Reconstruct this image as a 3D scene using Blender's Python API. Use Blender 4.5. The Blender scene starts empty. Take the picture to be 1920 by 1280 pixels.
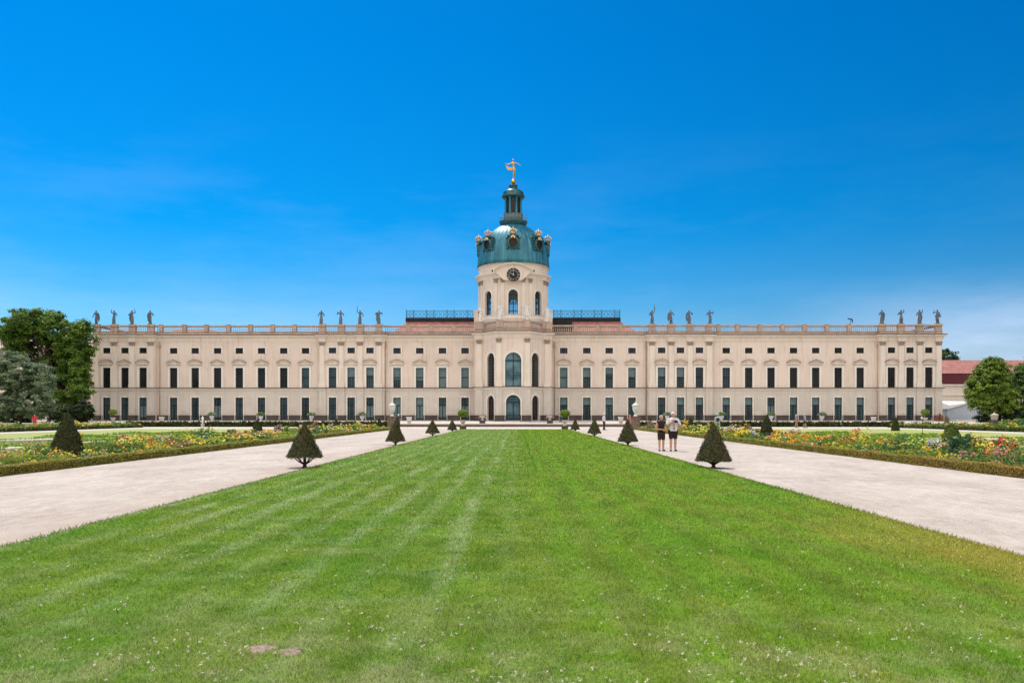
import bpy, bmesh, math, random
import numpy as np
from mathutils import Vector, Matrix
R = math.radians
sin, cos, pi = math.sin, math.cos, math.pi
scene = bpy.context.scene
COL = scene.collection
rng = np.random.default_rng(7)
random.seed(7)

# ------------------------------------------------------------------ camera, sky, sun
F = 1500.0; HC = 1.65; HY = 777.5; TH = math.atan(9.5 / F)      # focal length in photo pixels, eye height, horizon row, yaw
cam = bpy.data.cameras.new('camera'); co = bpy.data.objects.new('camera', cam); COL.objects.link(co)
cam.sensor_width = 36; cam.lens = F / 1920 * 36; cam.shift_y = (HY - 640) / 1920
cam.clip_start = 0.1; cam.clip_end = 5000
co.location = (0, 0, HC); co.rotation_euler = (R(90), 0, TH)
scene.camera = co
SUN_EL, SUN_AZ = 60.0, 24.0       # the sun stands behind the palace, 24 degrees to the left of the view axis
sl = bpy.data.lights.new('sun', 'SUN'); so = bpy.data.objects.new('sun', sl); COL.objects.link(so)
sl.energy = 3.6; sl.angle = R(0.5); sl.color = (1, .95, .88)
sd = Vector((-sin(R(SUN_AZ)) * cos(R(SUN_EL)), cos(R(SUN_AZ)) * cos(R(SUN_EL)), sin(R(SUN_EL))))
so.rotation_euler = sd.to_track_quat('Z', 'Y').to_euler()
scene.view_settings.view_transform = 'Standard'; scene.view_settings.look = 'None'
scene.view_settings.exposure = 0.0; scene.view_settings.gamma = 1.0

def nd(nt, t, **kw):
    n = nt.nodes.new(t)
    for k, v in kw.items():
        if hasattr(n, k) and not isinstance(v, tuple): setattr(n, k, v)
    return n
def lk(nt, a, b): nt.links.new(a, b)
def math_(nt, op, a, b=None, clamp=False):
    n = nt.nodes.new('ShaderNodeMath'); n.operation = op; n.use_clamp = clamp
    for i, v in enumerate((a, b)):
        if v is None: continue
        if isinstance(v, (int, float)): n.inputs[i].default_value = v
        else: nt.links.new(v, n.inputs[i])
    return n.outputs[0]
def mix_(nt, f, a, b, blend='MIX'):
    n = nt.nodes.new('ShaderNodeMix'); n.data_type = 'RGBA'; n.blend_type = blend
    for i, v in ((0, f), (6, a), (7, b)):
        if isinstance(v, (int, float)): n.inputs[i].default_value = v
        elif isinstance(v, tuple): n.inputs[i].default_value = (*v[:3], 1)
        else: nt.links.new(v, n.inputs[i])
    return n.outputs[2]
def noise_(nt, vec, scale, detail=4, rough=.55):
    n = nt.nodes.new('ShaderNodeTexNoise'); n.inputs['Scale'].default_value = scale
    n.inputs['Detail'].default_value = detail; n.inputs['Roughness'].default_value = rough
    if vec is not None: nt.links.new(vec, n.inputs['Vector'])
    return n.outputs[0]
def ramp_(nt, v, a, b, c0=0.0, c1=1.0):
    n = nt.nodes.new('ShaderNodeMapRange'); n.clamp = True
    nt.links.new(v, n.inputs[0])
    for i, x in zip((1, 2, 3, 4), (a, b, c0, c1)): n.inputs[i].default_value = x
    return n.outputs[0]
def vscale(nt, vec, s):
    n = nt.nodes.new('ShaderNodeVectorMath'); n.operation = 'MULTIPLY'
    nt.links.new(vec, n.inputs[0]); n.inputs[1].default_value = s
    return n.outputs[0]

world = bpy.data.worlds.new("World"); scene.world = world; world.use_nodes = True
def make_world():
    nt = world.node_tree; nt.nodes.clear()
    out = nt.nodes.new('ShaderNodeOutputWorld'); bg = nt.nodes.new('ShaderNodeBackground')
    sky = nt.nodes.new('ShaderNodeTexSky'); sky.sky_type = 'NISHITA'; sky.sun_disc = False
    sky.sun_elevation = R(SUN_EL); sky.sun_rotation = R(-SUN_AZ)
    sky.air_density = 1.0; sky.dust_density = 0.4; sky.ozone_density = 3.0
    tc = nt.nodes.new('ShaderNodeTexCoord'); sep = nt.nodes.new('ShaderNodeSeparateXYZ')
    lk(nt, tc.outputs['Generated'], sep.inputs[0])
    x, y, z = sep.outputs
    # polarised blue, paler towards the horizon
    cr = nt.nodes.new('ShaderNodeValToRGB'); lk(nt, z, cr.inputs[0])
    el = cr.color_ramp.elements
    el[0].position = 0.0; el[0].color = (.54, .68, .84, 1)
    el[1].position = 1.0; el[1].color = (.03, .50, .84, 1)
    for p, c in ((.07, (.44, .70, .86, 1)), (.14, (.15, .59, .86, 1)), (.22, (.012, .545, .90, 1)), (.42, (.0, .52, .93, 1))):
        e = el.new(p); e.color = c
    c = mix_(nt, 1.0, sky.outputs[0], cr.outputs[0], 'MULTIPLY')
    c = mix_(nt, 1.0, c, mix_(nt, ramp_(nt, x, -.55, .6), (1, 1.14, 1.16), (1, .86, .86)), 'MULTIPLY')
    # thin veils low over the horizon
    v = vscale(nt, tc.outputs['Generated'], (2.2, 2.2, 11))
    n1 = noise_(nt, v, 1.6, 6, .6)
    band = math_(nt, 'MULTIPLY', ramp_(nt, z, .0, .05), ramp_(nt, z, .20, .10))
    side = math_(nt, 'ADD', ramp_(nt, x, .30, .52), ramp_(nt, x, -.05, -.5, 0, .55), True)
    low = math_(nt, 'MULTIPLY', ramp_(nt, z, .16, .04), ramp_(nt, n1, .32, .62))
    m = math_(nt, 'MULTIPLY', low, side)
    m = math_(nt, 'MULTIPLY', m, .85)
    v3 = vscale(nt, tc.outputs['Generated'], (1.6, 1.6, 7)); n3 = noise_(nt, v3, 2.1, 8, .62)
    wisp = math_(nt, 'MULTIPLY', math_(nt, 'MULTIPLY', ramp_(nt, z, .34, .10), ramp_(nt, z, .02, .08)), ramp_(nt, n3, .46, .72))
    c = mix_(nt, math_(nt, 'MULTIPLY', math_(nt, 'MULTIPLY', wisp, ramp_(nt, x, .35, .0, .4, 1)), .22), c, (3.4, 5.4, 8.6))
    c = mix_(nt, m, c, (5.9, 6.9, 9.0))
    # white clouds added out of view behind the camera to brighten the shaded facade
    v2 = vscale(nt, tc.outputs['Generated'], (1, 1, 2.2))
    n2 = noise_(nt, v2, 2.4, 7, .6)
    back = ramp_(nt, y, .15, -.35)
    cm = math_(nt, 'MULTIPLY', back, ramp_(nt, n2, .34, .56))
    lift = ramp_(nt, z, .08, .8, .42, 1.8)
    fill_cloud = mix_(nt, 1.0, (13.2, 12.1, 11.0), lift, 'MULTIPLY')
    c = mix_(nt, cm, c, fill_cloud)
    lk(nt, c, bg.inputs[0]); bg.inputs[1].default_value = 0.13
    lk(nt, bg.outputs[0], out.inputs[0])
make_world()

# ------------------------------------------------------------------ photo pixel -> world
sT, cT = sin(TH), cos(TH)
def W(px, Y): return Y * math.tan(math.atan((px - 960) / F) - TH)
def ZC(X, Y): return -X * sT + Y * cT
def ZH(py, X, Y): return HC + (HY - py) / F * ZC(X, Y)
def G(px, py, z=0.0):
    zc = (HC - z) * F / (py - HY); r = (px - 960) / F * zc
    return (-zc * sT + r * cT, zc * cT + r * sT)
def zf(py): return HC + (HY - py) / 11.03          # height on the wing facade plane

# ------------------------------------------------------------------ materials
MATS = {}
def mat(name, c, c2=None, rough=.8, scale=.6, bump=0.0, bscale=8.0, metal=0.0, spec=.3, streak=False, fine=.12, lo=.35, hi=.65):
    m = bpy.data.materials.new(name); m.use_nodes = True; nt = m.node_tree
    b = nt.nodes['Principled BSDF']; b.inputs['Roughness'].default_value = rough
    b.inputs['Metallic'].default_value = metal; b.inputs['Specular IOR Level'].default_value = spec
    geo = nt.nodes.new('ShaderNodeNewGeometry'); pos = geo.outputs['Position']
    p = vscale(nt, pos, (1, 1, .18)) if streak else pos
    f = ramp_(nt, noise_(nt, p, scale, 5, .6), lo, hi)
    col = mix_(nt, f, tuple(c), tuple(c2 if c2 else [x * .8 for x in c]))
    if fine:
        f2 = noise_(nt, pos, bscale, 3)
        col = mix_(nt, 1.0, col, mix_(nt, f2, (1 - fine,) * 3, (1 + fine,) * 3), 'MULTIPLY')
    lk(nt, col, b.inputs['Base Color'])
    if bump:
        bn = nt.nodes.new('ShaderNodeBump'); bn.inputs['Strength'].default_value = bump; bn.inputs['Distance'].default_value = .05
        lk(nt, noise_(nt, pos, bscale, 5, .65), bn.inputs['Height']); lk(nt, bn.outputs[0], b.inputs['Normal'])
    MATS[name] = m
    return m
def attr_mat(name, rough=.6, trans=.35, mul=1.0, spec=.2):
    """leaves and petals: colour of each leaf from the mesh, some light passing through"""
    m = bpy.data.materials.new(name); m.use_nodes = True; nt = m.node_tree; nt.nodes.clear()
    out = nt.nodes.new('ShaderNodeOutputMaterial')
    a = nt.nodes.new('ShaderNodeAttribute'); a.attribute_name = 'col'
    b = nt.nodes.new('ShaderNodeBsdfPrincipled'); b.inputs['Roughness'].default_value = rough; b.inputs['Specular IOR Level'].default_value = spec
    t = nt.nodes.new('ShaderNodeBsdfTranslucent'); mx = nt.nodes.new('ShaderNodeMixShader'); mx.inputs[0].default_value = trans
    lk(nt, a.outputs[0], b.inputs['Base Color']); lk(nt, a.outputs[0], t.inputs[0])
    lk(nt, b.outputs[0], mx.inputs[1]); lk(nt, t.outputs[0], mx.inputs[2]); lk(nt, mx.outputs[0], out.inputs[0])
    MATS[name] = m
    return m

PLASTER = mat('plaster', (.77, .65, .56), (.70, .58, .495), .9, .12, .15, 3.0, fine=.05)
TRIM = mat('trim_plaster', (.80, .715, .62), (.73, .63, .54), .85, .3, .1, 4.0, fine=.06)
PARAPET = mat('parapet_stone', (.56, .40, .31), (.44, .33, .27), .9, .5, .3, 5.0, fine=.12)
STONE = mat('pale_stone', (.62, .55, .46), (.42, .38, .33), .85, 1.2, .4, 9.0, fine=.15)
WHITE = mat('white_stone', (.80, .78, .74), (.62, .60, .57), .7, 2.0, .2, 12.0, fine=.08)
DSTONE = mat('backlit_stone', (.17, .19, .21), (.085, .10, .12), .8, 2.5, .4, 14.0, fine=.2)  # dark tone of statues seen against the light, put into the stone colour
PUTTY = mat('statue_stone', (.84, .81, .78), (.62, .58, .56), .8, 3.0, .4, 14.0, fine=.15)
PLINTH = mat('plinth_stone', (.105, .082, .072), (.07, .055, .05), .9, .8, .3, 6.0, fine=.15)
SURR = mat('window_surround', (.84, .80, .74), (.78, .73, .66), .8, .8, fine=.04)
DARKW = mat('dark_frame', (.014, .02, .024), (.02, .026, .03), .45, 2, fine=.1)
BALU = mat('baluster_stone', (.66, .52, .44), (.56, .42, .36), .85, 1, .2, 8, fine=.1)
MUNT2 = mat('dark_glazing_bar', (.05, .05, .05), (.075, .07, .07), .5, 2, fine=.1)
MUNT = mat('glazing_bar', (.12, .16, .165), (.18, .22, .225), .5, 2, fine=.1)
COPPER = mat('verdigris_copper', (.010, .115, .172), (.055, .25, .315), .42, 1.1, .08, 3.0, metal=.25, spec=.5, streak=True, fine=.2)
DCOPPER = mat('dark_copper', (.014, .062, .076), (.035, .14, .155), .35, 2.2, .1, 5.0, metal=.3, spec=.5, fine=.25)
GOLD = mat('gilding', (.85, .47, .10), (.60, .30, .06), .28, 3, .1, 20, metal=1.0, fine=.1)
GILT = mat('gilt_crown', (.86, .60, .30), (.75, .46, .20), .4, 3, .1, 20, metal=.6, fine=.1)
TILE = None
IRON = mat('blue_iron', (.035, .17, .31), (.05, .22, .38), .5, 3, fine=.1)
LEADB = mat('brown_flashing', (.10, .07, .055), (.06, .045, .04), .7, 2, fine=.2)  # flashing lips; dark tone also stands for missing shade lines of the mouldings
LEAD = mat('dark_lead', (.016, .015, .018), (.03, .028, .03), .7, 1, fine=.2)
BARK = mat('bark', (.07, .05, .035), (.035, .026, .02), .95, 6, .8, 20, fine=.25)
SOIL = mat('soil', (.11, .075, .05), (.07, .05, .035), .95, 1.5, .6, 12, fine=.3)
SKIN = mat('skin', (.56, .30, .21), (.50, .26, .18), .6, 6, fine=.05)
LEAF = attr_mat('leaves', .5, .35)
TOPI = attr_mat('clipped_yew', .7, .12)
PETAL = attr_mat('petals', .6, .3)
BLADE = attr_mat('grass_blades', .55, .35)

def glass(name, c, c2, rough=.06):
    m = bpy.data.materials.new(name); m.use_nodes = True; nt = m.node_tree; b = nt.nodes['Principled BSDF']
    geo = nt.nodes.new('ShaderNodeNewGeometry'); oi = nt.nodes.new('ShaderNodeObjectInfo')
    ad = nt.nodes.new('ShaderNodeVectorMath'); ad.operation = 'ADD'
    lk(nt, geo.outputs['Position'], ad.inputs[0]); lk(nt, oi.outputs['Location'], ad.inputs[1])
    f = ramp_(nt, noise_(nt, ad.outputs[0], .55, 3), .35, .65)
    f = math_(nt, 'ADD', math_(nt, 'MULTIPLY', f, .6), math_(nt, 'SUBTRACT', math_(nt, 'MULTIPLY', oi.outputs['Random'], .9), .25), True)
    lk(nt, mix_(nt, f, c, c2), b.inputs['Base Color'])
    b.inputs['Roughness'].default_value = rough; b.inputs['Specular IOR Level'].default_value = .28
    bn = nt.nodes.new('ShaderNodeBump'); bn.inputs['Strength'].default_value = .25; bn.inputs['Distance'].default_value = .04
    lk(nt, noise_(nt, geo.outputs['Position'], 1.6, 2), bn.inputs['Height']); lk(nt, bn.outputs[0], b.inputs['Normal'])
    return m
BLIND = mat('blind_cloth', (.11, .19, .205), (.155, .245, .255), .6, 1.5, fine=.12)
G_TEAL = glass('glass_teal', (.020, .060, .075), (.15, .27, .29))
G_DARK = glass('glass_dark', (.003, .0025, .003), (.022, .026, .030))
G_DOOR = glass('glass_door', (.005, .014, .022), (.040, .085, .105))
G_BLUE = glass('glass_blue', (.010, .016, .045), (.02, .035, .08))
G_BROWN = glass('glass_brown', (.020, .010, .008), (.035, .018, .012))
G_MID = glass('glass_centre', (.02, .065, .085), (.24, .42, .48))
def clear_glass():
    m = bpy.data.materials.new('clear_glass'); m.use_nodes = True; nt = m.node_tree; nt.nodes.clear()
    out = nt.nodes.new('ShaderNodeOutputMaterial'); t = nt.nodes.new('ShaderNodeBsdfTransparent'); g = nt.nodes.new('ShaderNodeBsdfGlossy')
    t.inputs[0].default_value = (.86, .93, .95, 1); g.inputs['Roughness'].default_value = .05
    mx = nt.nodes.new('ShaderNodeMixShader'); mx.inputs[0].default_value = .06
    lk(nt, t.outputs[0], mx.inputs[1]); lk(nt, g.outputs[0], mx.inputs[2]); lk(nt, mx.outputs[0], out.inputs[0])
    return m
CLEAR = clear_glass()
def rustic():
    m = mat('rusticated_plaster', (.68, .625, .555), (.62, .56, .49), .9, .15, 0, 3.0, fine=.05)
    nt = m.node_tree; b = nt.nodes['Principled BSDF']; geo = nt.nodes.new('ShaderNodeNewGeometry')
    sp = nt.nodes.new('ShaderNodeSeparateXYZ'); lk(nt, geo.outputs['Position'], sp.inputs[0])
    fr = math_(nt, 'FRACT', math_(nt, 'DIVIDE', sp.outputs[2], .36))
    g = ramp_(nt, math_(nt, 'ABSOLUTE', math_(nt, 'SUBTRACT', fr, .5)), .40, .47)
    old = b.inputs['Base Color'].links[0].from_socket
    lk(nt, mix_(nt, math_(nt, 'MULTIPLY', g, .30), old, (.22, .17, .12)), b.inputs['Base Color'])
    bn = nt.nodes.new('ShaderNodeBump'); bn.inputs['Strength'].default_value = .8; bn.inputs['Distance'].default_value = .04; bn.invert = True
    lk(nt, g, bn.inputs['Height']); lk(nt, bn.outputs[0], b.inputs['Normal'])
    return m
RUSTIC = rustic()
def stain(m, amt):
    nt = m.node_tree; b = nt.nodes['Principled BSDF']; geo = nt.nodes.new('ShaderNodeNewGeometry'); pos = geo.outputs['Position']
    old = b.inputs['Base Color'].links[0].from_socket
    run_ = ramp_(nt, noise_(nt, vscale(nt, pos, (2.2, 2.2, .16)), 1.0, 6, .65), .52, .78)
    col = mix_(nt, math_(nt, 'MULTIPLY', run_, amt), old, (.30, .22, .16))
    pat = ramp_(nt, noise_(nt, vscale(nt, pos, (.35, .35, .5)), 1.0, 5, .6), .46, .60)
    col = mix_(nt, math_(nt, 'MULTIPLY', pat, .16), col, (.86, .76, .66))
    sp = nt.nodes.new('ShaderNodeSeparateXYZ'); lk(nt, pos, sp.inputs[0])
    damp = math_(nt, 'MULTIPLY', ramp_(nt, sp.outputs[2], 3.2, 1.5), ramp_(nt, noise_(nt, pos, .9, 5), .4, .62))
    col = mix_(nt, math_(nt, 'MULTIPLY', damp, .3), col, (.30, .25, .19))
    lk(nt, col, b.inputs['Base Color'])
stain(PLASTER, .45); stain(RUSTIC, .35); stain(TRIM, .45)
def soot(m):
    nt = m.node_tree; b = nt.nodes['Principled BSDF']; geo = nt.nodes.new('ShaderNodeNewGeometry'); pos = geo.outputs['Position']
    old = b.inputs['Base Color'].links[0].from_socket
    k = ramp_(nt, noise_(nt, vscale(nt, pos, (1.4, 1.4, .4)), 1.3, 6, .7), .45, .68)
    lk(nt, mix_(nt, math_(nt, 'MULTIPLY', k, .5), old, (.24, .19, .17)), b.inputs['Base Color'])
soot(PARAPET)
def tile_mat(name, a, c):
    m = mat(name, a, c, .8, .9, 0, 6, fine=.2); nt = m.node_tree; b = nt.nodes['Principled BSDF']
    geo = nt.nodes.new('ShaderNodeNewGeometry'); br = nt.nodes.new('ShaderNodeTexBrick')
    sp = nt.nodes.new('ShaderNodeSeparateXYZ'); lk(nt, geo.outputs['Position'], sp.inputs[0])
    cb = nt.nodes.new('ShaderNodeCombineXYZ'); lk(nt, sp.outputs[0], cb.inputs[0]); lk(nt, sp.outputs[2], cb.inputs[1])
    lk(nt, cb.outputs[0], br.inputs[0]); br.inputs['Scale'].default_value = 1.0
    br.inputs['Brick Width'].default_value = .3; br.inputs['Row Height'].default_value = .22; br.inputs['Mortar Size'].default_value = .02
    br.inputs['Color1'].default_value = (1, 1, 1, 1); br.inputs['Color2'].default_value = (.72, .72, .72, 1); br.inputs['Mortar'].default_value = (.35, .35, .35, 1)
    old = b.inputs['Base Color'].links[0].from_socket
    lk(nt, mix_(nt, 1.0, old, br.outputs[0], 'MULTIPLY'), b.inputs['Base Color'])
    return m
TILE = tile_mat('clay_tiles', (.52, .23, .19), (.40, .17, .14))
DTILE = tile_mat('shaded_tiles', (.13, .022, .03), (.10, .02, .025))  # darker copy of the clay tiles, shade of the steep slope in its colour

# ------------------------------------------------------------------ objects
WL = {}
def link(o, parent=None, world=(0, 0, 0)):
    COL.objects.link(o)
    if parent is not None:
        o.parent = parent; o.location = Vector(world) - WL[parent.name]
    else: o.location = world
    WL[o.name] = Vector(world)
    return o
def tag(o, label=None, cat=None, group=None, kind=None):
    if label: o['label'] = label
    if cat: o['category'] = cat
    if group: o['group'] = group
    if kind: o['kind'] = kind
    return o
def thing(name, label, cat, loc, group=None):
    o = bpy.data.objects.new(name, None); o.empty_display_size = .2
    link(o, None, loc); return tag(o, label, cat, group)
def subtree(o): return [c for c in bpy.data.objects if c.parent is o]
def copy_tree(o, loc=None, rz=0.0, s=1.0, parent=None):
    c = o.copy(); COL.objects.link(c)
    if parent is not None: c.parent = parent
    else: c.location = loc; c.rotation_euler = (0, 0, rz); c.scale = (s, s, s) if not isinstance(s, tuple) else s
    for ch in [q for q in KIDS.get(o.name, [])]: 
        n = copy_tree(ch, parent=c)
    KIDS[c.name] = [q for q in c.children] if False else KIDS.get(o.name, [])
    return c
KIDS = {}
def finish(o, parent):
    if parent is not None: KIDS.setdefault(parent.name, []).append(o)

class MB:
    def __init__(s): s.v = []; s.f = []; s.sm = []
    def quad(s, *p, smooth=False):
        n = len(s.v); s.v += [tuple(q) for q in p]; s.f.append(tuple(range(n, n + len(p)))); s.sm.append(smooth)
    def box(s, x0, x1, y0, y1, z0, z1):
        s.hexa([(x0, y0, z0), (x1, y0, z0), (x1, y1, z0), (x0, y1, z0), (x0, y0, z1), (x1, y0, z1), (x1, y1, z1), (x0, y1, z1)])
    def hexa(s, c):
        n = len(s.v); s.v += [tuple(q) for q in c]
        for f in ((0, 3, 2, 1), (4, 5, 6, 7), (0, 1, 5, 4), (1, 2, 6, 5), (2, 3, 7, 6), (3, 0, 4, 7)):
            s.f.append(tuple(n + i for i in f)); s.sm.append(False)
    def lathe(s, prof, cx=0, cy=0, seg=16, smooth=True, a0=0.0, a1=2 * pi, rfun=None):
        n = len(s.v); full = abs(a1 - a0 - 2 * pi) < 1e-6; m = seg if full else seg + 1
        for r, z in prof:
            for i in range(m):
                a = a0 + (a1 - a0) * i / seg; rr = r * (rfun(a) if rfun else 1)
                s.v.append((cx + rr * sin(a), cy - rr * cos(a), z))
        for j in range(len(prof) - 1):
            for i in range(seg):
                k = (i + 1) % m
                s.f.append((n + j * m + i, n + j * m + k, n + (j + 1) * m + k, n + (j + 1) * m + i)); s.sm.append(smooth)
        if full:
            for j, rev in ((0, True), (len(prof) - 1, False)):
                if prof[j][0] > 1e-4:
                    f = tuple(n + j * m + i for i in range(m)); s.f.append(f[::-1] if rev else f); s.sm.append(False)
    def tube(s, pts, rad, seg=6, smooth=True):
        n = len(s.v); pts = [Vector(p) for p in pts]
        if isinstance(rad, (int, float)): rad = [rad] * len(pts)
        for i, p in enumerate(pts):
            d = (pts[min(i + 1, len(pts) - 1)] - pts[max(i - 1, 0)]).normalized()
            u = d.orthogonal().normalized(); w = d.cross(u)
            if i and u.dot(pu) < 0: u = -u; w = -w
            pu = u
            if i:   # keep the frame from twisting
                u = (pu0 - d * pu0.dot(d)).normalized(); w = d.cross(u)
            pu0 = u
            for k in range(seg):
                a = 2 * pi * k / seg; s.v.append(tuple(p + (u * cos(a) + w * sin(a)) * rad[i]))
        for i in range(len(pts) - 1):
            for k in range(seg):
                s.f.append((n + i * seg + k, n + i * seg + (k + 1) % seg, n + (i + 1) * seg + (k + 1) % seg, n + (i + 1) * seg + k)); s.sm.append(smooth)
        s.f.append(tuple(n + k for k in range(seg))[::-1]); s.f.append(tuple(n + (len(pts) - 1) * seg + k for k in range(seg))); s.sm += [False, False]
    def blob(s, c, r, seg=8, rings=5):
        r = (r, r, r) if isinstance(r, (int, float)) else r; n = len(s.v)
        s.v.append((c[0], c[1], c[2] - r[2]))
        for j in range(1, rings):
            a = -pi / 2 + pi * j / rings
            for i in range(seg):
                b = 2 * pi * i / seg; s.v.append((c[0] + r[0] * cos(a) * cos(b), c[1] + r[1] * cos(a) * sin(b), c[2] + r[2] * sin(a)))
        s.v.append((c[0], c[1], c[2] + r[2])); top = len(s.v) - 1
        for i in range(seg):
            k = (i + 1) % seg
            s.f.append((n, n + 1 + k, n + 1 + i)); s.sm.append(True)
            for j in range(rings - 2):
                b = n + 1 + j * seg; s.f.append((b + i, b + k, b + seg + k, b + seg + i)); s.sm.append(True)
            b = n + 1 + (rings - 2) * seg; s.f.append((b + i, b + k, top)); s.sm.append(True)
    def prism(s, poly, y0, y1):           # poly in (x, z), extruded along y
        n = len(s.v); m = len(poly)
        s.v += [(x, y0, z) for x, z in poly] + [(x, y1, z) for x, z in poly]
        s.f.append(tuple(range(n, n + m))); s.f.append(tuple(range(n + m, n + 2 * m))[::-1]); s.sm += [False, False]
        for i in range(m):
            k = (i + 1) % m; s.f.append((n + k, n + i, n + m + i, n + m + k)); s.sm.append(False)
    def sweep(s, pts, prof, closed=False):
        """pts: plan polyline, outside on its right-hand side when walked (towards the camera for a left-to-right walk); prof: (out, z)"""
        n = len(s.v); P = [Vector(p) for p in pts]; m = len(prof); nor = []
        for i in range(len(P)):
            a = P[i] - P[i - 1] if (i > 0 or closed) else None
            b = P[(i + 1) % len(P)] - P[i] if (i < len(P) - 1 or closed) else None
            na = Vector((a.y, -a.x)).normalized() if a is not None else None
            nb = Vector((b.y, -b.x)).normalized() if b is not None else None
            if na is None: q = nb
            elif nb is None: q = na
            else:
                q = na + nb; q = q / max(q.dot(na), .3)
            nor.append(q)
        for p, q in zip(P, nor):
            for d, z in prof: s.v.append((p.x + q.x * d, p.y + q.y * d, z))
        L = len(P) if closed else len(P) - 1
        for i in range(L):
            k = (i + 1) % len(P)
            for j in range(m - 1):
                s.f.append((n + i * m + j, n + k * m + j, n + k * m + j + 1, n + i * m + j + 1)); s.sm.append(False)
        if not closed:
            s.f.append(tuple(n + j for j in range(m))); s.f.append(tuple(n + (len(P) - 1) * m + j for j in range(m))[::-1]); s.sm += [False, False]
    def mesh(s, name):
        me = bpy.data.meshes.new(name); me.from_pydata(s.v, [], s.f)
        me.polygons.foreach_set('use_smooth', s.sm); me.update(); return me
    def build(s, name, m, parent=None, origin=None):
        if not s.v: return None
        a = np.array(s.v)
        if origin is None: origin = ((a[:, 0].min() + a[:, 0].max()) / 2, (a[:, 1].min() + a[:, 1].max()) / 2, a[:, 2].min())
        a = a - np.array(origin); s.v = [tuple(q) for q in a]
        o = bpy.data.objects.new(name, s.mesh(name)); o.data.materials.append(m)
        link(o, parent, origin); finish(o, parent); return o

def np_obj(name, V, k, m, parent=None, col=None, origin=(0, 0, 0), smooth=False):
    """V: (n*k, 3) vertices, k to a face, unshared; col: (n*k, 3)"""
    V = np.asarray(V, dtype=np.float32) - np.array(origin, dtype=np.float32); nv = len(V); nf = nv // k
    me = bpy.data.meshes.new(name); me.vertices.add(nv); me.loops.add(nv); me.polygons.add(nf)
    me.vertices.foreach_set('co', V.ravel()); me.loops.foreach_set('vertex_index', np.arange(nv, dtype=np.int32))
    me.polygons.foreach_set('loop_start', np.arange(0, nv, k, dtype=np.int32)); me.polygons.foreach_set('loop_total', np.full(nf, k, dtype=np.int32))
    me.update(calc_edges=True)
    if col is not None:
        a = me.color_attributes.new('col', 'FLOAT_COLOR', 'POINT')
        c = np.ones((nv, 4), dtype=np.float32); c[:, :3] = col; a.data.foreach_set('color', c.ravel())
    o = bpy.data.objects.new(name, me); me.materials.append(m); link(o, parent, origin); finish(o, parent); return o

def rand_dirs(n):
    v = rng.normal(size=(n, 3)); return v / np.linalg.norm(v, axis=1, keepdims=True)
def cards(P, size, col, nor=None, tilt=1.0, aspect=.55):
    """one leaf-shaped quad (a diamond) at every point"""
    n = len(P); d = rand_dirs(n)
    if nor is not None: d = nor + d * tilt; d /= np.linalg.norm(d, axis=1, keepdims=True)
    u = np.cross(d, rand_dirs(n)); u /= np.linalg.norm(u, axis=1, keepdims=True) + 1e-9; w = np.cross(d, u)
    s = np.asarray(size).reshape(-1, 1) * np.ones((n, 1))
    V = np.empty((n, 4, 3)); V[:, 0] = P - u * s; V[:, 1] = P + w * s * aspect; V[:, 2] = P + u * s; V[:, 3] = P - w * s * aspect
    return V.reshape(-1, 3), np.repeat(col, 4, axis=0)
def lerp(a, b, t): return np.array(a) * (1 - t) + np.array(b) * t

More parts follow.
